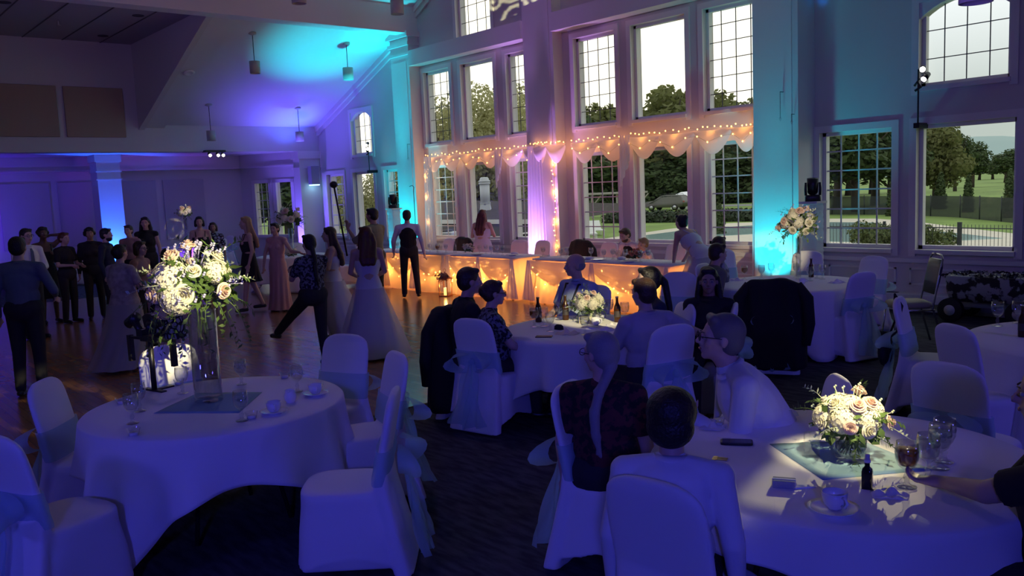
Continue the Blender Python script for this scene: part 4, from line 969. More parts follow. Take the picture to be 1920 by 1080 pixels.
def hyd_mb(r=.07, n=95, seed=2):
    q = random.Random(seed); mb = MB()
    mb.ell((0, 0, 0), (r*.8, r*.8, r*.7), 12, 8)
    for k in range(n):
        z = 1-1.6*(k+.5)/n; a = k*2.39996; s_ = math.sqrt(max(0, 1-z*z)); d = Vector((s_*math.cos(a), s_*math.sin(a), z)); p = d*r*q.uniform(.92, 1.06); p.z *= .85
        u = d.orthogonal().normalized(); u = Matrix.Rotation(q.uniform(0, 6), 3, d) @ u; w = d.cross(u); e = r*.20
        for t_ in range(4):
            c, s2 = math.cos(t_*PI/2), math.sin(t_*PI/2); x = u*c+w*s2; y = w*c-u*s2
            mb.add([p, p+x*e*.6-y*e*.45+d*e*.15, p+x*e+d*e*.05, p+x*e*.6+y*e*.45+d*e*.15], [(0, 1, 2, 3)])
    return mb
def spray_mb(L, seed, leaf=.022, n=14, droop=.2, round_=False):
    q = random.Random(seed); mb = MB(); pts = []
    for k in range(8): f = k/7; pts.append(Vector((L*f, .03*math.sin(f*4+seed), L*(.35*f-droop*f*f*2))))
    mb.tube(pts, [.0028*(1-f/9) for f in range(8)], 5)
    for k in range(n):
        f = .15+.85*k/n; i = min(6, int(f*7)); p = pts[i].lerp(pts[i+1], f*7-i); a = q.uniform(0, 6.3); d = Vector((.4, math.cos(a), math.sin(a))).normalized(); w = d.cross(Vector((1, 0, .2))).normalized(); l = leaf*q.uniform(.7, 1.3)
        wd = .5 if round_ else .28
        mb.add([p, p+d*l+w*l*wd, p+d*l*2, p+d*l-w*l*wd], [(0, 1, 2, 3)])
    return mb
FMESH = {}
def fm(key, f):
    if key not in FMESH: FMESH[key] = f()
    return FMESH[key]
def arrangement(name, loc, rad, label, seed, hyd, roses, sprays, flat=.8, up=.35, drop=False, small=40, hs=.07, rs=.036):
    t = empty(name, loc, 0, label, 'flower arrangement'); q = random.Random(seed)
    def child(key, mk, nm, m_, p, d, sc=1.):
        if key not in FMESH: o = mk().build(nm, m_, t); FMESH[key] = o.data
        else: o = bpy.data.objects.new(nm, FMESH[key]); COL.objects.link(o); o.parent = t
        o.location = p; o.rotation_euler = Vector(d).to_track_quat('Z', 'Y').to_euler(); o.scale = (sc,)*3
        return o
    mb = MB()
    for k in range(260):
        z = q.uniform(-.7, .9); a = q.uniform(0, 6.3); s_ = math.sqrt(1-z*z*.8); p = Vector((s_*math.cos(a)*rad*.85, s_*math.sin(a)*rad*.85, z*rad*flat*.7+up*rad*.3))*q.uniform(.6, 1.); d = Vector((q.gauss(0, 1), q.gauss(0, 1), q.gauss(0, 1))).normalized(); w = d.orthogonal().normalized(); l = rad*.18*q.uniform(.6, 1.2)
        mb.add([p, p+d*l+w*l*.45, p+d*l*2, p+d*l-w*l*.45], [(0, 1, 2, 3)])
    mb.build('foliage', FOL, t, smooth=False)
    for (a, e, sc) in hyd:
        d = Vector((math.cos(R(a))*math.cos(R(e)), math.sin(R(a))*math.cos(R(e)), math.sin(R(e)))); child('hyd', hyd_mb, 'hydrangea', PETW, d*rad*.68, d, sc*hs/.07)
    for k, (a, e, sc) in enumerate(roses):
        d = Vector((math.cos(R(a))*math.cos(R(e)), math.sin(R(a))*math.cos(R(e)), math.sin(R(e)))); child('rose%d' % (k % 2), (lambda s=k: rose_mb(.036, s)), 'rose', PETB if k % 2 else PETW, d*rad*(.86+.1*(k % 2)), d, sc*rs/.036)
    for k in range(sprays):
        a = 2*PI*k/sprays+q.uniform(-.3, .3); e = R(q.uniform(-50, 65)); d = Vector((math.cos(a)*math.cos(e), math.sin(a)*math.cos(e), math.sin(e)))
        o = child('spray%d' % (k % 3), (lambda s=k: spray_mb(.20, s+1, .014+.006*(s % 2), 16, .25, s % 2 == 0)), 'leaf_spray', FOL if k % 3 else BUD, d*rad*.55, (0, 0, 1), rad*5.2*q.uniform(.7, 1.1)*1.0)
        o.rotation_euler = (0, -e*.8, a)
    mb = MB()
    for k in range(small):
        a = q.uniform(0, 6.3); e = q.uniform(-.3, 1.4); d = Vector((math.cos(a)*math.cos(e), math.sin(a)*math.cos(e), math.sin(e))); p = d*rad*q.uniform(.85, 1.12)
        mb.tube([p*.6, p*.98], .0016, 4); mb.ell(p, (rad*.035,)*3, 6, 5).ell(p+Vector((.3, .1, .4))*rad*.1, (rad*.03,)*3, 6, 5)
    o = mb.build('small_blossoms', PETL if seed % 2 else BUD, t); o['kind'] = 'stuff'
    return t
# tall bouquet on the left table
pv = on(392, 752); vr = .062
def tall_vase(p, h, r_, label, base=0):
    t = empty('cylinder_vase', (p.x, p.y, ZT+.004 if base == 0 else base), 0, label, 'vase')
    MB().lathe([(0, .001), (r_, .0), (r_, .012), (r_, h), (r_-.004, h), (r_-.004, .03), (0, .03)], n=40).build('glass_cylinder', GLASS, t)
    mb = MB()
    for k in range(6): a = k*1.05; mb.tube([(.4*r_*math.cos(a), .4*r_*math.sin(a), h*.62), (.3*r_*math.cos(a+1), .3*r_*math.sin(a+1), h+.03)], .003, 5)
    mb.build('stems', FOL, t); return t
tall_vase(pv, .58, .085, 'tall clear glass cylinder vase on the blue cloth of the left table')
arrangement('tall_bouquet', (pv.x-.02, pv.y-.02, ZT+.73), .265, 'large lit bouquet of roses and white hydrangeas on the tall left vase', 3,
    [(-75, 22, 1.25), (-60, -18, 1.15), (-135, -12, 1.0), (100, 20, 1.), (30, 30, .9)],
    [(-110, 62, 1.05), (-70, 52, 1.05), (-150, 40, .95), (-92, -6, 1.1), (-38, -6, 1.25), (-125, 18, .9), (-165, 10, .95), (-118, -36, 1.1), (-20, 30, .9), (160, 30, 1.), (60, 50, 1.), (20, -5, 1.), (120, -10, 1.), (-80, 85, 1.)], 20, small=70, hs=.088, rs=.046)
t = [o for o in bpy.data.objects if o.name.startswith('tall_bouquet')][0]
for k in range(14):
    a = k*.5-2.6; o = spray_mb(.30, k+3, .020, 18, .62, k % 2 == 0).build('trailing_leaves', FOL, t, smooth=False); o.location = (.12*math.cos(a), .12*math.sin(a), -.06); o.rotation_euler = (0, .35, a)
# low bouquet on the right table
pl = on(1594, 862)
def bowl_vase(p, label, r_=.07, h=.10):
    t = empty('bowl_vase', (p.x, p.y, ZT+.006), 0, label, 'vase')
    MB().lathe([(0, .002), (r_*.85, .002), (r_, .02), (r_, h), (r_-.004, h), (r_-.004, .022), (0, .012)], n=32).build('glass_bowl', GLASS, t)
    MB().lathe([(0, .014), (r_-.008, .024), (r_-.006, h*.7), (0, h*.7)], n=24).build('water', WATERM, t)
    mb = MB()
    for k in range(16): a = k*2.4; mb.tube([(r_*.7*math.cos(a), r_*.7*math.sin(a), .03), (r_*.3*math.cos(a+2), r_*.3*math.sin(a+2), h*1.15)], .0035, 5)
    mb.build('stems', FOL, t); return t
bowl_vase(pl, 'round glass bowl holding the low lit bouquet on the right table', .068, .10)
arrangement('low_bouquet', (pl.x, pl.y, ZT+.155), .165, 'low bouquet of white hydrangeas and roses glowing under a pin spot on the right table', 4,
    [(-80, 25, .95), (-140, 22, .95), (-20, 25, .9), (60, 30, 1.), (150, 35, 1.), (-60, 60, .9)], [(-105, 50, .9), (-45, 48, .9), (-30, 5, .9), (-10, 50, .9), (-160, 45, .8), (90, 60, .9), (-118, 10, .8), (20, 10, .9), (180, 10, .9), (-62, 12, .8)], 12, small=30, hs=.062, rs=.034)
p2 = on(1104, 602)
bowl_vase(p2, 'glass bowl under the low bouquet on the middle table', .065, .09)
arrangement('low_bouquet', (p2.x, p2.y, ZT+.14), .155, 'low white and green bouquet on the middle table', 6,
    [(-80, 20, 1.), (-140, 25, .9), (-20, 20, 1.), (60, 30, 1.), (150, 35, 1.)], [(-105, 50, .9), (-50, 40, .9), (-30, 5, .8), (-170, 45, .8), (90, 60, .9), (0, 60, .9), (-90, 80, .8)], 10, small=26, hs=.062, rs=.03)
# pilaster table arrangement, tall and spilling
p4 = on(1497, 524); tall_vase(Vector((p4.x, p4.y, 0)), .50, .03, 'slim clear vase lifting the tall arrangement by the cyan pilaster')
arrangement('spilling_bouquet', (p4.x, p4.y, ZT+.66), .23, 'tall spilling bouquet of blush and white blooms before the cyan pilaster', 7,
    [(-60, 15, 1.), (-130, 12, 1.), (-90, 40, 1.), (20, 30, 1.), (110, 20, 1.)], [(-100, 60, 1.1), (-50, 55, 1.1), (-20, 10, 1.1), (-150, -5, 1.2), (-80, -15, 1.), (-110, 15, 1.), (-30, -20, 1.), (60, 60, 1.), (180, 20, 1.)], 22, small=40, hs=.075, rs=.045)
# two far arrangements
for i, (px, py, rad, hgt, lab) in enumerate(((543, 412, .30, .78, 'dark leafy bouquet with white blooms by the far windows'), (353, 408, .22, .95, 'small white bouquet on a tall stand in the far lounge'))):
    b = BT[i]; tall_vase(Vector((b.x, b.y, 0)), hgt-.18, .05, ['clear vase under the dark leafy bouquet by the far windows', 'tall clear stand under the small white bouquet in the far lounge'][i], .768)
    arrangement('far_bouquet', (b.x, b.y, .765+hgt), rad, lab, 8+i, [(-60, 10, 1.), (-130, 20, 1.), (-90, 50, 1.), (30, 30, 1.)], [(-100, 60, 1.2), (-50, 45, 1.2), (-20, 5, 1.1), (-150, 5, 1.2), (-80, -5, 1.), (60, 50, 1.), (170, 20, 1.)], 12, small=20, hs=.09, rs=.06)
b = BT[0]; t = arrangement('low_bouquet', (b.x+.35, b.y-.2, .83), .14, 'small brightly lit bouquet on the far table beside the sequin gown', 12, [(-60, 30, 1.), (-130, 30, 1.), (60, 30, 1.)], [(-90, 60, 1.), (-20, 20, 1.)], 6, small=10)

# ================================================================ HEAD TABLES, DRAPES, STRING LIGHTS
def swag(mb, a, b, sag, h0=.05, out_=.06, pl=5, nx=18, ny=10, nrm=(0, -1, 0)):
    a, b = Vector(a), Vector(b); nrm = Vector(nrm); vs = []
    for i in range(nx+1):
        u = i/nx; c = math.sin(PI*u)
        for j in range(ny+1):
            v = j/ny; z = -(h0*v+(sag-h0)*v*c**.9)-.02*c
            o_ = out_*(.25+c*.75)*math.sin(PI*min(1, v*.9+.1))+.012*math.sin(v*PI*2*pl)*(.3+.7*c)
            p = a.lerp(b, u)+nrm*o_+Vector((0, 0, z)); vs.append(p)
    mb.add(vs, [(i*(ny+1)+j, i*(ny+1)+j+1, (i+1)*(ny+1)+j+1, (i+1)*(ny+1)+j) for i in range(nx) for j in range(ny)])
def fall(mb, p, w0, w1, h, folds=5, depth=.04, taper=0., n=26, m_=14, zig=0.):
    vs = []
    for j in range(m_+1):
        v = j/m_; w = w0+(w1-w0)*v
        for i in range(n+1):
            u = i/n-.5; vs.append((p[0]+u*w, p[1]-depth*(.5+.5*math.sin(u*2*PI*folds))*(.5+v)-.02, p[2]-h*v*(1-zig*(u+.5))))
    mb.add(vs, [(j*(n+1)+i, j*(n+1)+i+1, (j+1)*(n+1)+i+1, (j+1)*(n+1)+i) for j in range(m_) for i in range(n)])
VALY = 12.16
def vz(px, py): p = onY(px, py, VALY); return p
LPK = [(799, 308), (829, 303), (864, 299), (899, 296), (938, 292), (982, 288), (1012, 287)]
MPK = [(1012, 287), (1036, 286), (1072, 283)]
RPK = [(1072, 283), (1120, 279), (1180, 272), (1237, 266), (1303, 260), (1372, 252), (1427, 248)]
def peaks(P_, z0): return [Vector((onY(px, py, VALY).x, VALY, z0)) for px, py in P_]
ZV = 2.86
for nm, PK, lab in (('L', LPK, 'white sheer swag valance over the left bay windows'), ('M', MPK, 'white sheer swag wrapped across the middle pilaster'), ('R', RPK, 'white sheer swag valance over the right bay windows')):
    t = empty('swag_valance', (0, 0, 0), 0, lab, 'drape'); pk = peaks(PK, ZV)
    if nm == 'M':
        for p in pk: p.y = 12.0
    for a, b in zip(pk, pk[1:]):
        mb = MB(); swag(mb, a, b, .36 if nm != 'R' else .40, .07, .12); mb.build('swag', SWAGC, t)
def drape(p, w0, w1, h, label, folds=5, zig=0., depth=.04):
    mb = MB(); fall(mb, (0, 0, 0), w0, w1, h, folds, depth, zig=zig); return tag(mb.build('sheer_drape', SHEERW, loc=p), label, 'drape')
drape((onY(806, 310, 12.1).x, 12.06, 2.86), .30, .50, 2.75, 'floor length sheer drape at the left end of the left bay', 5)
drape((-13.02, 11.98, 2.86), .42, .62, 2.8, 'floor length sheer drape glowing on the middle pilaster', 6)
drape((onY(940, 292, 12.1).x, 12.05, 2.88), .30, .22, .85, 'short pointed sheer tail hanging in the left bay', 3, .55)
drape((onY(1177, 275, 12.1).x, 12.05, 2.90), .26, .26, .95, 'short pointed sheer tail hanging in the right bay', 3, .5)
drape((onY(1423, 255, 12.1).x, 12.07, 2.86), .12, .22, 2.8, 'narrow sheer drape beside the right cyan pilaster', 3)
# warm string lights
BM = MB().ell((0, 0, 0), .011, 8, 6).build('bulb', BULB); BMESH = BM.data; bpy.data.objects.remove(BM)
WIRE = mat('light_wire', (.3, .28, .2), .6)
def strings(pts, label, lights, jitter=.03, seed=1, wire=True):
    q = random.Random(seed); t = empty('string_lights', (0, 0, 0), 0, label, 'string lights')
    P_ = [Vector(p)+Vector((q.uniform(-jitter, jitter), q.uniform(-jitter, jitter)*.5, q.uniform(-jitter, jitter))) for p in pts]
    if wire: MB().tube(P_, .0022, 4).build('wire', WIRE, t)
    for p in P_[:100]: b = bpy.data.objects.new('bulb', BMESH); COL.objects.link(b); b.parent = t; b.location = p; b.scale = (1.1,)*3
    for (p, e) in lights:
        l = lamp('POINT', p, e, (1., .38, .06), size=.04, name='string_glow'); l.parent = t
    return t
def along(pk, n, dz=.03, dy=-.03, sag=0.):
    out_ = []
    for a, b in zip(pk, pk[1:]):
        for k in range(n): u = (k+.5)/n; p = a.lerp(b, u); out_.append(p+Vector((0, dy, dz-sag*math.sin(PI*u))))
    return out_
for nm, PK, lab, n in (('L', LPK, 'warm string lights along the top of the left bay valance', 5), ('R', RPK, 'warm string lights along the top of the right bay valance', 6), ('M', MPK, 'warm string lights tucked in the swag on the middle pilaster', 7)):
    pk = peaks(PK, ZV); yy = -.14 if nm == 'M' else 0
    for p in pk: p.y += yy
    pts = along(pk, n, .035, -.05)
    gl = [(Vector((p.x, p.y-.03, ZV+.06)), .38) for p in pk]+[(Vector(((p.x+q_.x)/2, p.y+.02-yy*.6, ZV-.10)), 1.2) for p, q_ in zip(pk, pk[1:])]
    if nm != 'M': pts += along(pk, 3, .0, -.12, .24)[::-1]
    strings(pts, lab, gl, .03, seed=len(PK)+n)
q = random.Random(5)
xl = onY(800, 310, 12.1).x
strings([(xl+.06*math.sin(k*.9), 12.10, 2.8-k*.11) for k in range(22)], 'warm string lights running down behind the left end drape', [((xl, 12.05, 2.4), 2.5), ((xl, 12.05, 1.9), 2.5), ((xl+.03, 12.05, 1.3), 1.5)], .03, 3)
xm = -12.62
strings([(xm+.05*math.sin(k*.8), 12.07, 2.8-k*.11) for k in range(22)], 'warm string lights running down the right edge of the middle drape', [((xm, 12.06, 2.5), 1.8), ((xm, 12.06, 1.9), 1.8), ((xm, 12.06, 1.3), 1.4), ((xm, 12.06, .8), 1)], .03, 4)
def head_table(x0, x1, label, seed, nsw, glow):
    y0, y1, z = 10.0, 10.72, .765; base = .01
    t = empty('head_table', ((x0+x1)/2, (y0+y1)/2, base), 0, label, 'table', 'head tables'); L = x1-x0
    MB().loft([rrect(L-.1, y1-y0-.06, 40, 14, 0, 0, z0) for z0 in (.70, .735)]).build('tabletop', TOPW, t)
    for sx in (-1, 1):
        for sy in (-1, 1): MB().cyl((sx*(L/2-.2), sy*.25, 0), (sx*(L/2-.2), sy*.25, .70), .018).build('leg', BLACK, t)
    c = empty('table_skirt', ((x0+x1)/2, (y0+y1)/2, base), 0, 'pleated glowing skirt cloth around the '+label, 'tablecloth')
    n = 220; rings = []
    for k in range(9):
        v = k/8; zz = z-.01-(z-.02)*v if k else z
        ring = []
        for i in range(n):
            a = 2*PI*i/n; cx_, sy_ = math.cos(a), math.sin(a); pw = .32
            x = (L/2+.01+.10*v*v)*math.copysign(abs(cx_)**pw, cx_); y = ((y1-y0)/2+.01+.09*v*v)*math.copysign(abs(sy_)**pw, sy_)
            per = math.atan2(sy_, cx_)*0+x*1.0; f = .016*math.sin(x*34+seed)*(v*.9+.05)+.010*math.sin(y*40)*v
            ring.append((x, y+f*(1 if abs(sy_) > .3 else 0), zz))
        rings.append(ring)
    MB().loft(rings, caps=False).build('skirt', SKIRT, c)
    top = MB().loft([rrect(L+.02, y1-y0+.02, 60, 14, 0, 0, z-.0), rrect(L+.03, y1-y0+.03, 60, 14, 0, 0, z-.02)]).build('top_cloth', LINEN, c)
    for s in range(nsw):
        a = -L/2+L*s/nsw; b = -L/2+L*(s+1)/nsw
        mb = MB(); swag(mb, (a, -(y1-y0)/2-.02, z-.02), (b, -(y1-y0)/2-.02, z-.02), .42, .16, .07, 4); mb.build('swag', SHEERW, c)
    for s in range(nsw+1):
        a = -L/2+L*s/nsw; mb = MB(); fall(mb, (a, -(y1-y0)/2-.03, z-.02), .07, .34, .70, 3, .05); mb.build('gathered_fall', SHEERW, c)
    pts = []
    r = random.Random(seed)
    for k in range(58): pts.append((x0+L*(k+.5)/58, y0-.02-r.uniform(0, .03), base+r.uniform(.15, .66)))
    lights = [((x0+L*(k+.5)/glow, y0+.22, .42), 16.) for k in range(glow)]
    strings(pts, 'fairy lights behind the skirt of the '+label, lights, .02, seed, wire=False)
head_table(-16.75, -13.62, 'left head table, by the man in the vest', 3, 3, 4)
head_table(-13.48, -11.55, 'middle head table in front of the bridesmaid', 8, 2, 3)
head_table(-11.1, -8.05, 'right head table where the groom sits', 14, 2, 4)
# ware on the head tables
HZ = .778
def hp(px, y): p = onY(px, 470, y); return p.x
k = 0; seen = {}
for px, y in ((806, 10.25), (821, 10.4), (836, 10.3), (899, 10.3), (911, 10.45), (921, 10.3), (932, 10.5), (942, 10.3), (1051, 10.3), (1062, 10.5), (1132, 10.3), (1149, 10.45), (1158, 10.25), (1172, 10.4), (1200, 10.25), (1108, 10.5), (1018, 10.4), (872, 10.5), (766, 10.3), (745, 10.4), (1215, 10.5)):
    kind = 'water' if k % 3 else 'goblet'; k += 1
    near = ['near the man in the vest', 'between the vest man and the bridesmaid', 'in front of the bridesmaid', 'in front of the middle drape', 'in front of the groom', 'by the leaning bride'][min(5, int((px-740)/85))]
    lab = 'goblet on the head table %s, %s row' % (near, 'back' if y >= 10.4 else 'front'); seen[lab] = seen.get(lab, 0)+1
    put(kind, hp(px, y), y, HZ, 0, lab+('' if seen[lab] == 1 else ', further right'), 'goblets on the head table')
put('orange', hp(820, 10.15), 10.15, HZ, 0, 'goblet of pale green yellow drink on the left head table'); 
for px, y, lab in ((853, 10.4, 'clear water bottle on the middle head table'), (1048, 10.6, 'tall bottle beside the lit middle drape')):
    o = MB().lathe([(0, 0), (.032, 0), (.033, .02), (.033, .14), (.014, .19), (.014, .22), (0, .22)], n=18).build('water_bottle', GLASS, loc=(hp(px, y), y, HZ)); tag(o, lab, 'bottle')
for px, y, lab, m1 in ((879, 10.25, 'dark leafy bouquet with white flowers lying on the middle head table', 0), (1192, 10.3, 'orange and peach flowers lying before the groom', 1)):
    ps = M['blush_petals'] if m1 else PETW
    t = arrangement('table_posy', (hp(px, y), y, HZ+.09), .11, lab, 20+m1, [], [(-90, 20, 1.), (-140, 30, 1.), (-40, 30, 1.), (90, 60, 1.), (-90, 70, 1.), (0, 10, 1.), (180, 10, 1.)], 4, small=8, rs=.035)
    if m1:
        PO = mat('orange_petals', (.8, .30, .12), .7)
        for c_ in t.children:
            if c_.name.startswith('rose'): c_.data = c_.data.copy(); c_.data.materials[0] = PO
for k, (px, y) in enumerate(((895, 10.15), (960, 10.3), (1090, 10.2), (1120, 10.2), (1180, 10.15), (790, 10.2))):
    o = MB().lathe([(0, .003), (.06, .001), (.07, .008), (.12, .018), (.122, .021), (.07, .011), (0, .008)], n=30).build('dinner_plate', CHINA, loc=(hp(px, y), y, HZ)); tag(o, ['plate in front of the bridesmaid', 'plate at the right end of the middle head table', 'plate by the black jacket', 'plate left of the groom', 'plate under the groom s arm', 'plate behind the man in the vest'][k].replace('groom s', "groom's"), 'plate', 'plates on the head table')
for k, (px, y) in enumerate(((965, 10.5), (1105, 10.3), (1075, 10.45), (1165, 10.5))):
    o = MB().ell((0, 0, .02), (.09, .06, .03), 14, 8).build('folded_napkin', LINEN, loc=(hp(px, y), y, HZ)); tag(o, ['napkin right of the bridesmaid', 'white napkin left of the groom', 'white napkin by the black jacket', 'white napkin at the hand of the groom'][k], 'napkin')
# floor lantern with flowers
p = g(836, 556); t = empty('floor_lantern', (p.x, p.y, .01), .4, 'copper floor lantern with a candle and dark flowers in front of the head table', 'lantern')
CU = mat('copper', (.5, .22, .12), .4, .8)
mb = MB()
for sx in (-1, 1):
    for sy in (-1, 1): mb.box((sx*.085-.007, sy*.085-.007, 0), (sx*.085+.007, sy*.085+.007, .34))
mb.box((-.1, -.1, 0), (.1, .1, .02)).box((-.1, -.1, .33), (.1, .1, .35)); mb.build('frame', CU, t, smooth=False)
MB().lathe([(.13, .35), (.05, .44), (.03, .45), (0, .47)], n=4).build('roof', CU, t, smooth=False); MB().cyl((0, 0, .02), (0, 0, .16), .035, n=16).build('candle', mat('lit_wax', (.9, .7, .4), .5, emit=(1, .5, .12), es=2.5), t)
MB().tube([(.03*math.cos(a), 0, .50+.03*math.sin(a)) for a in [k*PI/4 for k in range(9)]], .004).build('ring', CU, t)
leaf_cloud([((-.06, -.06, .38), (.12, .10, .09)), ((.05, -.07, .36), (.09, .08, .07))], 260, .02, 3).build('flowers', mat('dusky_flowers', (.22, .10, .10), .8), t, smooth=False)
l = lamp('POINT', (0, 0, .20), 2.5, (1., .5, .15), size=.03, name='candle_glow'); l.parent = t

# ================================================================ PENDANTS, FIXTURES
SHADE = mat('pendant_shade', (.50, .47, .42), .6)
def slope_pt(px, py):
    r = ray(px, py); k = (E2[1]-E1[1])/(E2[0]-E1[0]); t_ = (E1[1]-CAMH-k*E1[0])/(r.z-k*r.x); return Vector((0, 0, CAMH))+r*t_
def pendant(p, drop, label, rr=.14, hh=.30):
    t = empty('pendant_light', p, 0, label, 'pendant light', 'cylinder pendants under the sloped ceiling')
    MB().lathe([(0, .03), (.09, .03), (.09, -.01), (.02, -.04), (0, -.04)], n=20).build('canopy', SHADE, t); MB().cyl((0, 0, 0), (0, 0, -drop), .008, n=6).build('stem', BLACK, t)
    MB().lathe([(0, -drop), (rr, -drop), (rr, -drop-hh), (rr-.01, -drop-hh), (rr-.01, -drop-.03), (0, -drop-.03)], n=28).build('shade', SHADE, t)
    MB().lathe([(0, -drop-.08), (rr-.012, -drop-.08)], n=24).build('diffuser', TRIM, t)
    return t
def zat(p, py, px):     # height at plan position p seen at pixel row py
    a = ray(px, py); return CAMH+a.z*math.hypot(p.x, p.y)/math.hypot(a.x, a.y)
for (cx_, cy_), (sx_, s0, s1), lab in (((473, 63), (477, 115, 138), 'pendant light nearest the dark recess, upper one'), ((649, 82), (653, 127, 150), 'pendant light lit cyan by the left pilaster'), ((391, 197), (397, 245, 264), 'pendant light low on the ceiling above the lounge opening'), ((558, 203), (561, 247, 265), 'pendant light over the blue glow by the left windows')):
    p = slope_pt(cx_, cy_); z0 = zat(p, s0, sx_); z1 = zat(p, s1, sx_); pendant(p, p.z-z0, lab, (z0-z1)*.43, z0-z1)
p = onX(745, 20, -16.6); top = 6.42+.49*1.0
pendant(Vector((p.x, p.y, 6.9)), 6.9-p.z-.22, 'pendant light hanging in front of the tie beam next to the chandelier', .15, .30)
p = onX(560, -6, -15.5); pendant(Vector((p.x, p.y, 7.4)), 7.4-p.z-.15, 'pendant light cut by the top edge left of the chandelier', .14, .28)
p = onY(1830, -12, 8.3); pendant(Vector((p.x, p.y, 4.6)), 4.6-p.z-.20, 'dark pendant light cut by the top edge before the arched window', .14, .28)
# chandelier
p = onX(647, -22, -13.4); t = empty('chandelier', p, 0, 'dark curled arm chandelier cut by the top edge of the photo', 'chandelier')
IRON = mat('dark_iron', (.02, .016, .014), .5)
for k in range(8):
    a = k*PI/4+.2; c, s_ = math.cos(a), math.sin(a); pts = []
    for j in range(15):
        f = j/14; r_ = .04+.50*f; pts.append((r_*c, r_*s_, .10*math.sin(f*2*PI*.9)*-1.4+.05*f))
    for j in range(8): b_ = j/7*PI*1.2; pts.append(((.54+.06*math.sin(b_))*c, (.54+.06*math.sin(b_))*s_, .11-.06*math.cos(b_)))
    MB().tube(pts, .010, 6).build('arm', IRON, t)
    MB().cyl((.56*c, .56*s_, .16), (.56*c, .56*s_, .30), .014, n=8).build('candle_sleeve', SHADE, t)
MB().lathe([(0, -.16), (.02, -.13), (.05, -.08), (.03, -.02), (.06, .04), (.02, .12), (.02, 1.0), (0, 1.0)], n=14).build('stem', IRON, t)
MB().cyl((0, 0, .9), (0, 0, 8.55-p.z), .008, n=6).build('chain', IRON, t)
# recess downlights and ceiling speaker
for px, py, lab in ((259, 29, 'round downlight on the dark recess ceiling, right one'), (193, 67, 'round downlight on the dark recess ceiling, further one'), (8, 4, 'round downlight at the top left corner of the photo')):
    r = ray(px, py); q_ = Vector((0, 0, CAMH))+r*((6.03-CAMH)/r.z); o = MB().lathe([(0, -.004), (.09, -.004), (.12, -.012), (.12, .0)], n=24).build('downlight', mat('downlight_dark', (.04, .03, .04), .6), loc=(q_.x, q_.y, 6.03)); tag(o, lab, 'ceiling light')
r = ray(109, 39); q_ = Vector((0, 0, CAMH))+r*((6.03-CAMH)/r.z); o = MB().cyl((0, 0, -.10), (0, 0, 0), .02, n=8).cyl((0, 0, -.10), (0, 0, -.09), .05, n=12).build('sprinkler', SHADE, loc=(q_.x, q_.y, 6.03)); tag(o, 'small sprinkler head between the joints of the recess ceiling', 'sprinkler')
q_ = slope_pt(353, 130); nrm = Vector((.372, 0, -.928)); o = MB().lathe([(0, .01), (.06, .012), (.065, .02), (.11, .022), (.13, .008), (.13, 0)], n=28).build('ceiling_speaker', TRIM, loc=q_+nrm*.09); o.rotation_euler = nrm.to_track_quat('Z', 'Y').to_euler(); tag(o, 'round ceiling speaker in the soffit band beside the recess', 'speaker')
# small spot fixtures
def spot_pole(px, y_top, y_bot, yw, label, aims):
    b = onY(px, y_bot, yw); tp = onY(px, y_top, yw); h = tp.z-b.z
    t = empty('spot_pole', b, 0, label, 'spotlight'); MB().cyl((0, 0, 0), (0, 0, h), .012, n=8).build('pole', BLACK, t); MB().box((-.04, -.05, -.03), (.04, .228, .04)).build('clamp', BLACK, t, smooth=False)
    MB().tube([(-.05, 0, h*.72), (0, -.03, h*.78), (.04, -.02, h*.68), (-.03, -.04, h*.62)], .018).build('tied_cable', BLACK, t)
    for k, (tg, e, an) in enumerate(aims):
        hp_ = Vector((.10+.03*k, -.10, h*(.98-.16*k))); d = (Vector(tg)-b-hp_).normalized()
        MB().cyl((0, 0, hp_.z), hp_-d*.03, .008, n=6).build('arm', BLACK, t)
        MB().cyl(hp_-d*.10, hp_+d*.03, .035, .045, n=16).build('lamp_can', BLACK, t)
        MB().cyl(hp_+d*.031, hp_+d*.034, .036, n=16).build('lens', WHITE_EMIT, t)
        lamp('SPOT', b+hp_+d*.06, e, PIN, tg, .02, an, .5, name='pin_spot')
    return t
spot_pole(1721, 130, 236, 12.15, 'black pole with two lit pin spots clamped beside the arched window at right', [((pl.x, pl.y, .95), 2500, 4.5), ((p4.x, p4.y, 1.42), 150, 7)])
spot_pole(693, 270, 322, 12.15, 'black pole with small pin spots by the arched window at left', [((BT[0].x, BT[0].y, 1.4), 150, 10), ((p2.x, p2.y, .9), 250, 6)])
# triple spots under the beam
b = onX(402, 289, -22.7); t = empty('triple_spot', (b.x, b.y, 3.36), 0, 'cluster of three small lit spots under the lounge beam', 'spotlight'); MB().box((-.20, -.25, -.02), (.05, .3, .03)).build('mount_plate', BLACK, t, smooth=False)
for k, dx in enumerate((-.16, .06, .20)):
    MB().cyl((0, dx, 0), (.03, dx, -.07), .01).build('arm', BLACK, t); MB().cyl((.02, dx, -.06), (.10, dx, -.11), .035, .045, n=12).build('lamp_can', BLACK, t); MB().ell((.105, dx, -.113), .04, 10, 8).build('lens', mat('spot_lens', (1, 1, 1), .5, emit=(1., .93, .75), es=9), t)
lamp('SPOT', (b.x+.2, b.y, 3.2), 260, PIN, (BT[1].x, BT[1].y, 1.75), .02, 9, .5, name='pin_spot'); 
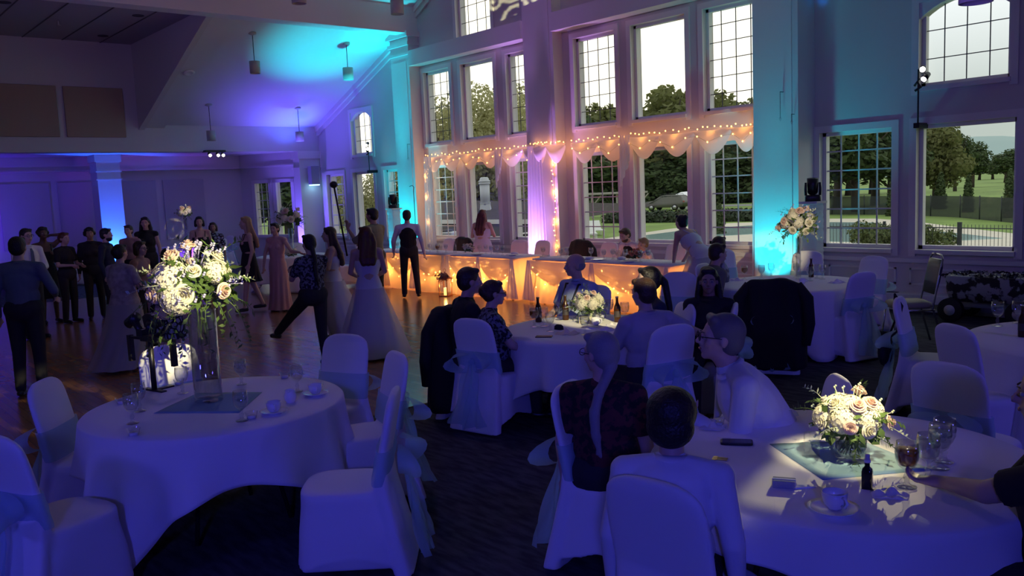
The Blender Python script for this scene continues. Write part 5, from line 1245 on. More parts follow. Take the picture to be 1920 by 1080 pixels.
# pin spots on the ceiling bar over the near tables
t = empty('spot_bar', (-.6, 2.6, 3.40), 0, 'black bar of pin spots on the ceiling over the near tables', 'spotlight')
MB().cyl((0, -1.0, -.12), (0, 1.0, -.12), .02).build('bar', BLACK, t)
for k, (dy, tg, e, an) in enumerate(((-.7, (pv.x, pv.y, 1.50), 2900, 8), (0, (pl.x-.02, pl.y, .80), 330, 12.5), (.7, (p2.x, p2.y, .88), 1800, 7.5), (.2, (pl.x, pl.y, .95), 700, 8), (.95, (p4.x, p4.y, 1.42), 1900, 6))):
    hp_ = Vector((0, dy, -.16)); w_ = Vector((-.6, 2.6, 3.40))+hp_; d = (Vector(tg)-w_).normalized(); MB().cyl(hp_-d*.06, hp_+d*.08, .04, .05, n=14).build('lamp_can', BLACK, t)
    MB().cyl(Vector((0, dy, 0)), Vector((0, dy, -.14)), .008).build('hanger', BLACK, t); lamp('SPOT', w_+d*.11, e, PIN, tg, .02, an, .55, name='pin_spot')
# lit totems with moving heads
def totem(px, py_top, yw, w, label, glow, hl):
    a = onY(px, py_top, yw); t = empty('truss_totem', (a.x, yw, .01), 0, label, 'totem'); h = a.z-.02
    rings = []; n = 40; K = 60
    for k in range(K+1):
        z = h*k/K; q_ = 1+.035*math.sin(k*1.9)+.02*math.sin(k*.77+1); rings.append([(x*q_, y*q_, z+.012*math.sin(x*60+k)) for x, y, _ in rrect(w, w, n, 9)])
    MB().loft(rings).build('stretch_cover', mat('totem_cloth', (.75, .74, .78), .8, transluc=.5), t)
    MB().box((-w/2-.03, -w/2-.03, h), (w/2+.03, w/2+.03, h+.03)).build('top_plate', TRIM, t, smooth=False)
    m_ = empty('moving_head', (a.x, yw, .01+h+.03), .6, hl, 'stage light')
    m_.scale = (.72,)*3
    MB().loft([rrect(.30, .24, 20, 5, 0, 0, 0), rrect(.30, .24, 20, 5, 0, 0, .10), rrect(.24, .2, 20, 4, 0, 0, .13)]).build('base', BLACK, m_)
    for s in (-1, 1): MB().loft([rrect(.05, .12, 12, 4, s*.135, 0, .12), rrect(.05, .14, 12, 4, s*.14, 0, .25), rrect(.04, .10, 12, 4, s*.135, 0, .38)]).build('yoke_arm', BLACK, m_)
    MB().cyl((0, .02, .18), (0, -.02, .46), .10, .115, n=20).ell((0, .02, .2), (.105, .105, .08)).build('head', BLACK, m_)
    if glow: lamp('SPOT', (a.x-.05, yw-.45, .3), glow, (0, .75, 1.), (a.x, yw, 1.2), .05, 80, .8, name='totem_glow')
totem(738, 392, 11.45, .24, 'cyan lit stretch cloth totem left of the man in the vest', 60, 'black moving head light on the left totem')
totem(1524, 380, 11.5, .23, 'pale wrinkled cloth totem right of the cyan pilaster', 0, 'black moving head light on the right totem')
# wall sconce box on the lounge pier, hooks, crystals, switches
a = onX(585, 330, -22.75); t = empty('wall_speaker', (-22.75, a.y, a.z), 0, 'box fixture with a lit lower edge on the lounge pier', 'fixture')
MB().box((0, -.13, -.25), (.22, .13, .28)).build('box_body', mat('box_grey', (.35, .35, .4), .5), t, smooth=False, bevel=.01); MB().box((.02, -.12, -.28), (.20, .12, -.25)).build('lit_edge', mat('cool_lens', (.4, .9, 1), .4, emit=(.35, .8, 1.), es=4), t, smooth=False)
a = onY(775, 350, 11.9); t = empty('hook_stand', (a.x, 11.9, 0.01), 0, 'thin black stand with a hooked top against the cyan pilaster', 'stand')
MB().tube([(0, 0, 0), (0, 0, a.z-.12), (.02, 0, a.z-.02), (-.05, 0, a.z+.02), (-.16, 0, a.z)], .009).build('pole', BLACK, t); MB().lathe([(0, .01), (.13, .0), (.13, .012), (0, .02)], n=20).build('foot', BLACK, t)
for px, y0_, y1_, yw, lab in ((1463, 172, 222, 11.80, 'small crystal on a cord before the right cyan pilaster'), (1484, 214, 228, 11.82, 'tiny ornament right of the hanging crystal'), (765, 270, 297, 11.98, 'small crystal on a cord before the left cyan pilaster')):
    a, b = onY(px, y0_, yw), onY(px, y1_, yw); t = empty('hanging_crystal', b, 0, lab, 'ornament'); MB().cyl((0, 0, 0), (0, 0, a.z-b.z), .004, n=5).build('cord', BLACK, t); MB().lathe([(0, -.05), (.025, 0), (0, .035)], n=6).build('crystal', GLASS, t, smooth=False)
    MB().cyl((0, 0, a.z-b.z), (0, .12, a.z-b.z+.0), .005, n=6).build('pin', BLACK, t)
a = onY(1078, 332, 12.33); o = box_obj('switch_plate', (a.x-.05, 12.36, a.z-.09), (a.x+.05, 12.379, a.z+.09), TRIM, bevel=.003); tag(o, 'white wall plate beside the middle pilaster', 'wall plate')
# camera gimbal on the left table
p = on(290, 733); t = empty('camera_gimbal', (p.x, p.y, ZT), R(15), 'black camera stabiliser standing at the far edge of the left table', 'camera gear')
MB().box((-.11, -.02, 0), (.11, .02, .012)).box((-.02, -.02, .0), (.02, .14, .012)).build('foot', BLACK, t, smooth=False, bevel=.003)
MB().cyl((0, 0, .01), (0, 0, .35), .018).build('post', BLACK, t)
MB().box((-.25, -.012, .345), (.27, .012, .365)).box((-.07, -.03, .34), (.12, .03, .38)).box((-.10, -.035, .37), (-.04, .035, .42)).build('plate', BLACK, t, smooth=False, bevel=.005)
MB().tube([(-.07, 0, .38), (-.12, 0, .43), (-.16, 0, .48)], [.03, .026, .03]).build('left_arm', BLACK, t); MB().cyl((-.22, 0, .45), (-.13, 0, .50), .04, .035, n=14).build('motor', BLACK, t)
MB().tube([(.05, 0, .37), (.13, .02, .41), (.20, .03, .46)], .015).build('right_arm', BLACK, t)
MB().loft([rrect(.12, .07, 16, 5, .05, 0, .44), rrect(.12, .08, 16, 5, .04, 0, .51), rrect(.06, .05, 16, 4, .03, 0, .53)]).build('camera_body', BLACK, t); MB().cyl((.07, -.03, .47), (.15, -.08, .44), .028, .034, n=16).build('lens', BLACK, t)
for s in (-.23, .25): MB().box((s-.016, -.016, .19), (s+.016, .016, .37)).build('counterweight', BLACK, t, smooth=False)
# camouflage utility wagon
p = g(1782, 601); t = empty('utility_wagon', (p.x+.45, p.y+.22, .0), .02, 'wagon with camouflage fabric body and black tyres against the right wall', 'wagon')
CAMO = mat('camo_fabric', (.34, .36, .36), .9, col2=(.02, .02, .02), var=1, vscale=9)
MB().loft([rrect(.98, .50, 28, 6, 0, 0, .27), rrect(1.06, .56, 28, 6, 0, 0, .40), rrect(1.08, .58, 28, 6, 0, 0, .60), rrect(1.02, .52, 28, 6, 0, 0, .61)]).build('fabric_body', CAMO, t)
leaf_cloud([((x*.18-.45, y, .60), (.16, .12, .045)) for x in range(6) for y in (-.18, .0, .18)], 600, .035, 5).build('bundled_load', CAMO, t, smooth=False)
for x in (-.42, .40):
    for y in (-.30, .30):
        w_ = MB().cyl((x, y-.045, .16), (x, y+.045, .16), .16, n=28).build('wheel', mat('rubber', (.012, .012, .012), .7), t, bevel=.01); MB().cyl((x, y-.05, .16), (x, y+.05, .16), .07, n=16).build('hub', mat('hub_grey', (.55, .55, .55), .4), w_)
MB().tube([(.5, 0, .3), (.8, 0, .5), (.95, 0, .8)], .012).build('handle', BLACK, t)
# ornamental pattern thrown by a gobo projector on the upper wall
def gobo():
    tgt = onY(1022, 40, 12.15)+Vector((.55, 0, 1.02)); src = Vector((-3.0, 4.5, 6.6)); d = (tgt-src).normalized()
    u = d.cross(Vector((0, 0, 1))).normalized(); w = u.cross(d); N = 110; Wd = 110; img = [[0]*Wd for _ in range(N)]
    def stroke(pts, th):
        for (a, b) in zip(pts, pts[1:]):
            L = max(1, int(max(abs(b[0]-a[0]), abs(b[1]-a[1]))*N*1.6))
            for k in range(L+1):
                x = a[0]+(b[0]-a[0])*k/L; y = a[1]+(b[1]-a[1])*k/L; R_ = th*N
                for i in range(int(x*Wd-R_), int(x*Wd+R_)+1):
                    for j in range(int(y*N-R_), int(y*N+R_)+1):
                        if 0 <= i < Wd and 0 <= j < N and (i-x*Wd)**2+(j-y*N)**2 <= R_*R_: img[j][i] = 1
    def spiral(cx, cy, r0, turns, a0, s): return [(cx+s*r0*(1-k/30)*math.cos(a0+turns*2*PI*k/30), cy+r0*(1-k/30)*math.sin(a0+turns*2*PI*k/30)) for k in range(27)]
    for s in (-1, 1):
        X = lambda x: .5+s*x
        for cx, cy, r0, a0 in ((.10, .20, .085, -1.5), (.14, .36, .11, 2.0), (.27, .30, .09, -1.), (.30, .48, .12, 2.4), (.12, .56, .09, 0), (.40, .42, .06, 1.)): stroke(spiral(X(cx), cy, r0, 1.25, a0, s), .010)
        for k in range(5): stroke([(X(.0), .17), (X(.012*k+.004), .02+.012*k)], .009)
        stroke([(X(0), .16), (X(.05), .26), (X(.03), .36), (X(.10), .46), (X(.2), .60), (X(.38), .62)], .010)
    stroke([(.5, .16), (.5, .9)], .010)
    h = .074; dist = .3; mb = MB(); c0 = src+d*dist
    def cell(i0, i1, j0, j1):
        f = lambda i, j: c0+u*((i/Wd-.5)*2*h*.5)+w*((j/N-.5)*2*h*.5)
        mb.add([f(i0, j0), f(i1, j0), f(i1, j1), f(i0, j1)], [(0, 1, 2, 3)])
    for j in range(N):
        i = 0
        while i < Wd:
            if img[j][i]: i += 1; continue
            k = i
            while k < Wd and not img[j][k]: k += 1
            cell(i, k, j, j+1); i = k
    cell(-60, 0, -60, N+60); cell(Wd, Wd+60, -60, N+60); cell(0, Wd, -60, 0); cell(0, Wd, N, N+60)
    t = empty('gobo_projector', src, 0, 'small black projector hung from the ceiling throwing a scroll ornament on the upper wall', 'projector')
    mb.v = [tuple(Vector(p)-src) for p in mb.v]; mb.build('pattern_plate', BLACK, t, smooth=False)
    MB().cyl(-d*.30, -d*.06, .11, n=18).build('housing', BLACK, t); MB().cyl((-d*.2), (-d*.2)+Vector((0, 0, 4.6+.4-src.z+ .0)) if src.z < 4.6 else (-d*.2)+Vector((0, 0, .4)), .012).build('hanger', BLACK, t)
    l = lamp('SPOT', src, 9000, (1., .97, .55), tgt, .0006, 15, .05, name='gobo_lamp')
gobo()

# ================================================================ PEOPLE
V = Vector
SKIN = {'light': mat('skin_light', (.55, .36, .28), .55), 'tan': mat('skin_tan', (.38, .23, .16), .55), 'dark': mat('skin_dark', (.13, .07, .045), .5)}
HAIRM = {'black': mat('hair_black', (.012, .010, .010), .5, bump=.7, bscale=70), 'brown': mat('hair_brown', (.045, .022, .013), .5, bump=.7, bscale=70), 'auburn': mat('hair_auburn', (.09, .025, .015), .5), 'blond': mat('hair_blond', (.34, .22, .10), .5), 'grey': mat('hair_grey', (.25, .245, .26), .6, bump=.4, bscale=90), 'salt': mat('hair_salt', (.13, .12, .12), .6)}
EYEW = mat('eye_white', (.42, .38, .36), .4); EYED = mat('eye_dark', (.02, .012, .01), .2)
SHOE = mat('black_shoes', (.012, .012, .012), .35); LIP = mat('lips', (.35, .12, .10), .5)
CL = {
 'black': mat('black_cloth', (.014, .013, .016), .9), 'navy': mat('navy_cloth', (.015, .02, .05), .85), 'white': mat('white_shirt', (.70, .70, .74), .8, bump=.25, bscale=14),
 'blue': mat('light_blue_shirt', (.36, .44, .62), .8, bump=.15, bscale=20), 'grey': mat('grey_polo', (.42, .40, .46), .85, bump=.15, bscale=20), 'olive': mat('olive_shirt', (.20, .19, .13), .85, bump=.2, bscale=16),
 'slate': mat('slate_blue_shirt', (.10, .14, .20), .85), 'dark': mat('dark_trousers', (.02, .02, .025), .85), 'floral': mat('dark_floral', (.16, .17, .24), .85, col2=(.010, .010, .018), var=1, vscale=34), 'redlace': mat('black_red_blouse', (.09, .02, .022), .9, col2=(.012, .008, .010), var=1, vscale=22),
 'sequin': mat('pink_sequins', (.50, .27, .28), .35, bump=.6, bscale=130), 'lace': mat('pale_lace', (.45, .38, .42), .85, var=.35, vscale=16), 'gown': mat('white_gown', (.62, .60, .70), .8, bump=.1, bscale=20), 'gridtop': mat('patterned_shirt', (.30, .32, .36), .85, col2=(.10, .10, .14), var=1, vscale=12), 'pinktop': mat('dusty_pink_top', (.35, .20, .19), .85)}
def dots():
    mt = mat('dotted_dress', (.5, .5, .58), .85); n = mt.node_tree; b = n.nodes['Principled BSDF']; t = n.nodes.new('ShaderNodeTexCoord'); v = n.nodes.new('ShaderNodeTexVoronoi'); v.inputs['Scale'].default_value = 13
    v.feature = 'DISTANCE_TO_EDGE'; c = n.nodes.new('ShaderNodeValToRGB'); c.color_ramp.elements[0].position = .10; c.color_ramp.elements[1].position = .16; c.color_ramp.elements[0].color = (.012, .012, .02, 1); c.color_ramp.elements[1].color = (.34, .36, .50, 1)
    n.links.new(t.outputs['Object'], v.inputs['Vector']); n.links.new(v.outputs['Distance'], c.inputs[0]); n.links.new(c.outputs[0], b.inputs['Base Color']); return mt
CL['dots'] = dots()
TULLE = sheer('pale_tulle', (.66, .64, .74), .5, .5)
def frame(f, up=V((0, 0, 1))):
    f = V(f).normalized(); r = f.cross(up).normalized(); u = r.cross(f); return Matrix((r, f, u)).transposed()      # x right, y forward, z up
def hand(mb, w, d, nrm, curl=.6, side=1, sc=1.):
    # w wrist, d towards the fingertips, nrm palm normal; four unequal bent fingers and a thumb
    d = V(d).normalized(); nrm = V(nrm); nrm = (nrm-d*nrm.dot(d)).normalized(); x = d.cross(nrm).normalized()*side
    k = sc; mb.ell(w+d*.045*k, (.040*k, .050*k, .017*k), 12, 8, Matrix((x, d, nrm)).transposed())
    mb.cap(w-d*.01, w+d*.03*k, .024*k, .026*k, 8)
    for i, (o, L) in enumerate(((-.029, .068), (-.010, .078), (.010, .073), (.028, .058))):
        p = w+x*o*k+d*.085*k; dd = d; rr = .0095*k
        for j, f in enumerate((.42, .32, .26)):
            a = curl*(.5+.35*j)+.05*i; dd = (Matrix.Rotation(-a*side, 3, x) @ dd).normalized() if side > 0 else (Matrix.Rotation(a*1, 3, x*-1) @ dd).normalized()
            if (Matrix.Rotation(0, 3, x) @ dd).dot(nrm) < -.2: pass
            q_ = p+dd*L*f*k; mb.cap(p, q_, rr, rr*.9, 8); p = q_; rr *= .92
    t0 = w-x*.030*k+d*.025*k; t1 = t0-x*.022*k+d*.028*k+nrm*.012*k; t2 = t1+d*.030*k+nrm*.012*k+x*.004*k; mb.cap(t0, t1, .0125*k, .011*k, 8); mb.cap(t1, t2, .011*k, .009*k, 8)
def person(root, yaw, label, sc=1., sit=False, z0=0., lean=0, side=0, twist=0, hy=0, hp_=0, bulk=1., arms=None, legs=None, vox=.011, skin='light', hair=('short', 'black'), top=None, sleeve='short', bottom='dark', dress=None, shoes=SHOE, glasses=False, extra=None, hroll=0, female=False, group=None, belly=0., pelvis=None, beard=False, tie=None, crown=1.0):
    t = empty('person', (root[0], root[1], z0), yaw-PI/2, label, 'person', group, sc)
    P = V(pelvis) if pelvis else (V((0, -.02, .53)) if sit else V((0, 0, .95)))
    TM = Matrix.Rotation(R(-lean), 3, 'X') @ Matrix.Rotation(R(side), 3, 'Y') @ Matrix.Rotation(R(twist), 3, 'Z')
    T = lambda x, y, z: P+TM @ V((x, y, z))
    sw = (.165 if female else .19)*min(1.12, bulk**.4); Sh = {s: T(s*sw, -.01, .440) for s in (-1, 1)}
    nk0, nk1 = T(0, -.012, .47), T(0, .008, .56)
    HM = Matrix.Rotation(R(twist*.5+hy), 3, 'Z') @ Matrix.Rotation(R(-(lean*.35+hp_)), 3, 'X') @ Matrix.Rotation(R(hroll), 3, 'Y')
    Hc = nk1+HM @ V((0, .015, .10))
    H = lambda x, y, z: Hc+HM @ V((x, y, z))
    A = {}
    for s in (-1, 1):
        d = (arms or {}).get(s, {}); e = d.get('e', (s*(sw+.055), -.03, .17)); w = d.get('w', (s*(sw+.07), .05, -.08))
        e = V(e) if d.get('abs') else T(*e); w = V(w) if d.get('abs') else T(*w)
        # keep human limb lengths
        u = (e-Sh[s]); e = Sh[s]+u.normalized()*.285; f = (w-e); w = e+f.normalized()*.255
        A[s] = (e, w, d)
    Lg = {}
    for s in (-1, 1):
        hip = P+V((s*.092, 0, -.02)); d = (legs or {}).get(s)
        if d: k, a = V(d[0]), V(d[1])
        elif sit: k, a = V((s*.13, .43, .50)), V((s*.13, .42, .09))
        else: k, a = V((s*.10, .02, .50)), V((s*.11, -.02, .085))
        u = k-hip; k = hip+u.normalized()*.43; u = a-k; a = k+u.normalized()*.415
        Lg[s] = (hip, k, a)
    b = bulk
    def torso(mb, g_=0.):
        q = TM
        mb.ell(T(0, 0, .0), ((.162*b+g_), (.118*b+g_), .135+g_), 16, 10, q); mb.ell(T(0, .01+belly*.5, .13), (.145*b+g_, .105*b+g_+belly, .15+g_), 16, 10, q)
        mb.ell(T(0, 0, .30), (.158*b**.8+g_, .112*b**.8+g_, .185+g_), 16, 10, q); mb.ell(T(0, -.02, .40), ((sw-.015)+g_, .085+g_, .10+g_), 16, 10, q)
        if female:
            for s in (-1, 1): mb.ell(T(s*.07, .085*b, .30), (.062+g_*.5, .055+g_*.5, .060+g_*.5), 12, 8, q)
        mb.cyl(T(0, -.01, .02), T(0, 0, .3), .105*b+g_, .11*b+g_, 14)
        for s in (-1, 1): mb.ell(Sh[s], (.054+g_, .055+g_, .052+g_), 12, 8); mb.cap(T(0, -.015, .475), Sh[s]+V((0, 0, .012)), .050+g_, .040+g_, 10)
    body = MB(); torso(body)
    body.cap(nk0, nk1+HM @ V((0, 0, .02)), .060, .052)
    body.ell(H(0, -.012, .028), (.076, .097, .090*crown), 18, 12, HM); body.ell(H(0, .028, -.045), (.056, .062, .062), 14, 10, HM); body.ell(H(0, .062, -.088), (.026, .022, .020), 10, 8, HM)
    body.cap(H(-.04, .070, .022), H(.04, .070, .022), .016, n=8); body.cap(H(0, .086, .015), H(0, .108, -.022), .009, .0135, 8); body.ell(H(0, .10, -.026), (.018, .012, .010), 8, 6, HM)
    for s in (-1, 1): body.ell(H(s*.042, .058, -.025), (.024, .024, .022), 8, 6, HM); body.ell(H(s*.078, -.005, -.008), (.010, .020, .031), 8, 8, HM)
    body.ell(H(0, .082, -.058), (.026, .012, .012), 8, 6, HM)
    for s in (-1, 1):
        e, w, d = A[s]; body.cap(Sh[s], e, .047*b**.5, .037*b**.3).cap(e, w, .037*b**.3, .025)
        hd = V(d['h']) if 'h' in d else (w-e)*.8+V((0, 0, -.06)); nm_ = V(d['n']) if 'n' in d else (V((-s, 0, 0)) if not sit else V((0, 0, -1)))
        hand(body, w, hd, nm_, d.get('c', .5), 1, 1.0)
        hip, k, a = Lg[s]; body.cap(hip, k, .085*b**.6, .055*b**.3).cap(k, a, .054*b**.3, .036)
        ft = V((s*.02, .13, -.055)); body.cap(a+V((0, -.02, -.045)), a+ft, .032, .026, 10)
    body.build('body', SKIN[skin], t, remesh=vox, sm=3)
    for s in (-1, 1):
        e_ = MB().ell(H(s*.031, .079, .002), (.0125, .0115, .009), 10, 8, HM).build('eye', EYEW, t); MB().ell(H(s*.031, .0885, .002), (.0055, .003, .0055), 8, 6, HM).build('iris', EYED, e_)
        MB().cap(H(s*.018, .094, .026), H(s*.046, .086, .027), .0035, .0025, 6).build('eyebrow', HAIRM[hair[1]] if hair[1] in HAIRM else HAIRM['black'], t)
    MB().ell(H(0, .092, -.056), (.023, .007, .006), 10, 6, HM).build('lips', LIP, t)
    if beard: MB().ell(H(0, .035, -.072), (.060, .062, .048), 14, 10, HM).build('beard', HAIRM[hair[1]], t, remesh=.008, sm=2)
    # hair
    st, hc = hair; hm = HAIRM[hc]; mb = MB()
    if st == 'bald': mb.ell(H(0, -.032, -.004), (.081, .080, .058), 16, 10, HM)
    elif st != 'none':
        mb.ell(H(0, -.022, .040), (.086, .100, .090*crown), 18, 12, HM); mb.ell(H(0, -.048, .0), (.082, .070, .085), 16, 10, HM)
        mb.cap(H(-.045, .050, .094), H(.045, .050, .094), .024, n=10)
        if st == 'thick': mb.ell(H(0, -.018, .045), (.110, .122, .108), 18, 12, HM).ell(H(0, -.055, -.015), (.104, .078, .095), 16, 10, HM)
        if st == 'curly':
            q = random.Random(int(root[0]*77)); [mb.ell(H(.08*math.cos(a_), -.02+.08*math.sin(a_)*.9, .03+.05*q.uniform(-1, 1.4)), .036, 8, 6) for a_ in [k*.7 for k in range(10)]]
        if st in ('long', 'wavy', 'half'):
            q = random.Random(5)
            for s in (-1, 0, 1):
                p = [H(s*.055, -.065, 0), H(s*.075, -.085, -.10), T(s*.075, -.135, .36), T(s*.06, -.15, .24 if st != 'half' else .30)]
                for a_, c_ in zip(p, p[1:]): mb.cap(a_, c_, .046, .040)
                if st == 'wavy': mb.ell(T(s*.09, -.13, .33), .05).ell(T(s*.05, -.15, .22), .045)
            for s in (-1, 1): mb.cap(H(s*.078, -.015, .03), H(s*.095, -.03, -.11), .024, .03); mb.cap(H(s*.095, -.03, -.11), T(s*.12, .0, .36), .03, .022)
        if st == 'bob':
            for s in (-1, 1): mb.cap(H(s*.078, -.01, .02), H(s*.085, -.01, -.08), .030, .028)
            mb.ell(H(0, -.06, -.05), (.085, .055, .07), 12, 8, HM)
        if st == 'bun': mb.ell(H(0, -.10, .09), .042)
        if st == 'updo': mb.ell(H(0, -.10, .02), (.06, .05, .06), 12, 8)
        if st == 'pony':
            p = [H(0, -.105, .03), H(.0, -.155, -.02), T(0, -.17, .42), T(.01, -.175, .26), T(.02, -.16, .14)]
            for k, (a_, c_) in enumerate(zip(p, p[1:])): mb.cap(a_, c_, (.030, .032, .030, .024)[k], (.032, .030, .024, .012)[k])
        if st == 'lowpony':
            p = [H(0, -.085, -.055), T(0, -.125, .46), T(-.02, -.150, .36), T(-.015, -.155, .24), T(.01, -.15, .12)]
            for k, (a_, c_) in enumerate(zip(p, p[1:])): mb.cap(a_, c_, (.034, .026, .030, .026)[k], (.026, .030, .026, .010)[k]); mb.cap(a_+V((.02, 0, 0)), c_+V((-.02, 0, .02)), .014, .012, 6)
        if st == 'receding': mb = MB(); mb.ell(H(0, -.035, .022), (.084, .086, .084), 18, 12, HM); mb.ell(H(0, -.048, .0), (.082, .070, .080), 16, 10, HM)
    if mb.v: mb.build('hair', hm, t, remesh=max(.009, vox), sm=1)
    if glasses:
        mb = MB()
        for s in (-1, 1):
            mb.tube([H(s*.034+.024*math.cos(a_), .104, .004+.019*math.sin(a_)) for a_ in [k*PI/6 for k in range(13)]], .0022, 5); mb.tube([H(s*.058, .102, .008), H(s*.078, .06, .010), H(s*.080, -.005, .008)], .0022, 5)
        mb.tube([H(-.011, .106, .006), H(0, .109, .009), H(.011, .106, .006)], .0022, 5); mb.build('glasses', BLACK, t)
    # clothes
    if top:
        mb = MB(); torso(mb, .012); mb.cap(nk0, T(0, 0, .50), .066, .062)
        for s in (-1, 1):
            e, w, d = A[s]
            if sleeve == 'short': m_ = Sh[s].lerp(e, .78); mb.cyl(Sh[s], m_, .058*b**.4, .056*b**.3, 12).ell(Sh[s], .060)
            elif sleeve == 'long': mb.cap(Sh[s], e, .057*b**.4, .049*b**.3).cap(e, w-(w-e)*.08, .048*b**.3, .034)
            elif sleeve == 'rolled': mb.cap(Sh[s], e, .062*b**.5, .052*b**.3).cyl(e, e.lerp(w, .25), .052, .050, 12)
        mb.build('top', CL[top] if isinstance(top, str) else top, t, remesh=vox, sm=3)
        if sleeve in ('long', 'rolled') or top in ('blue', 'grey', 'white', 'olive'):
            mb = MB(); rr = []
            for h_, r_ in ((.478, .074), (.505, .070), (.515, .072), (.49, .084)): rr.append([T(r_*math.cos(a_), -.004+r_*math.sin(a_)*.95, h_+(.012 if math.sin(a_) < 0 else -.008)) for a_ in [2*PI*k/20 for k in range(20)]])
            mb.loft(rr, caps=False).build('collar', CL[top] if isinstance(top, str) else top, t)
    if bottom:
        mb = MB(); g_ = .012
        mb.ell(T(0, 0, 0), (.165*b+.022, .120*b+.022, .152), 16, 10, TM); mb.cyl(T(0, 0, .0), T(0, 0, .09), .145*b, .135*b, 14) if False else None
        for s in (-1, 1):
            hip, k, a = Lg[s]; mb.cap(hip, k, .094*b**.6, .070*b**.3); mb.cap(k, a, .068*b**.3, .055)
        mb.build('trousers', CL[bottom], t, remesh=vox, sm=3)
    if dress:
        m_, hem, rx, ry, kind = dress[:5]; zb = .335; n = 72; mb = MB(); rr = []
        zs = [(zb, .168, .125), (.26, .175, .145), (.13, .135, .110), (.0, .175, .135), (-.10, .185, .15)]
        for (z_, a_, c_) in zs: rr.append([T(a_*b*math.cos(u), .008+c_*b*math.sin(u), z_) for u in [2*PI*k/n for k in range(n)]])
        zst = P.z-.10; K = 8
        for k in range(1, K+1):
            f = k/K; zz = zst+(hem-zst)*f; e_ = f**(1.2 if kind != 'fit' else 2.5)
            rr.append([V((P.x*(1)+((.185*b)+(rx-.185*b)*e_+.016*math.sin(u*11+f*2)*f)*math.cos(u), P.y-(dress[5] if len(dress) > 5 else 0)*f*f+((.15*b)+(ry-.15*b)*e_+.016*math.sin(u*11+f*2)*f)*math.sin(u), zz)) for u in [2*PI*k_/n for k_ in range(n)]])
        mb.loft(rr[::-1], caps=False).build('dress', CL[m_] if m_ in CL else M[m_], t)
        if kind == 'tulle':
            mb = MB(); rr = []
            for k in range(0, K+1):
                f = k/K; zz = zst+.06+(hem-zst-.05)*f
                rr.append([V((P.x+((.20*b)+(rx*1.16-.20*b)*f+.028*math.sin(u*8+f*3)*f)*math.cos(u), P.y-(dress[5] if len(dress) > 5 else 0)*f*f*1.2+((.165*b)+(ry*1.16-.165*b)*f+.028*math.sin(u*8+f*3)*f)*math.sin(u), zz)) for u in [2*PI*k_/n for k_ in range(n)]])
            mb.loft(rr[::-1], caps=False).build('tulle_overlay', TULLE, t)
        if not top:
            mb = MB(); [mb.tube([T(s*.09, .11, .33), T(s*.10, .06, .46), T(s*.09, -.08, .44), T(s*.06, -.115, .33)], .009, 6) for s in (-1, 1)]; mb.build('straps', CL[m_] if m_ in CL else M[m_], t)
    if shoes is not None:
        for s in (-1, 1):
            hip, k, a = Lg[s]; mb = MB().cap(a+V((0, -.03, -.048)), a+V((s*.02, .15, -.060)), .038, .034, 12).ell(a+V((s*.01, .05, -.055)), (.045, .11, .034), 12, 8); mb.build('shoe', shoes, t, remesh=.012, sm=2)
    if tie: MB().loft([[T(-w_, y_, z_), T(w_, y_, z_), T(w_, y_+.008, z_), T(-w_, y_+.008, z_)] for z_, w_, y_ in ((.47, .014, .098), (.42, .022, .122), (.30, .026, .128), (.15, .038, .122), (.10, .003, .12))]).build('tie', tie, t, smooth=False)
    if extra: extra(t, T, H, A, Lg, P)
    return t
def at(px, d): r = ray(px, 480)/1600.; s_ = Vector((r.x, r.y, 0)); return (s_.x*d, s_.y*d)
def hor(px): return 397-.0439*px
def ztop(px, py, d): return CAMH-(py-hor(px))/1600*d
def stand(px, d, top_, face, label, **k):
    x, y = at(px, d); h = ztop(px, top_, d); return person((x, y), R(face), label, sc=h/1.755, z0=.01, **k)
def seat_on(ch, top_, face, label, fwd=.03, crown_z=1.345, left=0., **k):
    h_ = ch.rotation_euler[2]+PI/2; x, y = ch.location.x+fwd*math.cos(h_)+left*math.cos(R(LEFT_)), ch.location.y+fwd*math.sin(h_)+left*math.sin(R(LEFT_))
    c_ = AX*x+AY*y+AZ*(-.8); px = 960+1600*c_.x/-c_.z; d = -(AX*x+AY*y+AZ*0).z; h = ztop(px, top_, d); s_ = max(.88, min(1.1, h/crown_z))
    return person((x, y), R(face), label, sc=s_, sit=True, z0=max(0.0, .525-.525*s_), **k)
def seat(px, d, top_, face, label, crown_z=1.345, hipz=.53, **k):
    x, y = at(px, d); h = ztop(px, top_, d); s_ = max(.86, min(1.1, h/crown_z)); return person((x, y), R(face), label, sc=s_, sit=True, z0=max(0.0, .525-.525*s_), **k)
VW_ = math.degrees(math.atan2(-AY.z, -AX.z))          # heading straight into the picture
IN, RIGHT, LEFT_, OUT_ = VW_, VW_-90, VW_+90, VW_+180       # facings: away, to image right, to image left, to the camera
MIDV, FARV = .013, .016
vest_m = CL['navy']
def vest(t, T, H, A, L, P):
    mb = MB(); mb.ell(T(0, 0, .02), (.178, .135, .12), 16, 10).ell(T(0, .01, .14), (.166, .128, .16), 16, 10).ell(T(0, 0, .28), (.178, .134, .16), 16, 10).ell(T(0, -.01, .37), (.160, .128, .12), 16, 10).cyl(T(0, -.01, 0), T(0, 0, .3), .128, .13, 14)
    mb.build('waistcoat', COAT, t, remesh=.014, sm=3)
def braces(t, T, H, A, L, P):
    for s in (-1, 1): MB().tube([T(s*.075, .155, .05), T(s*.085, .150, .30), T(s*.10, .07, .475), T(s*.085, -.10, .46), T(s*.05, -.135, .30), T(s*.05, -.15, .02)], .012, 6).build('brace', BLACK, t)
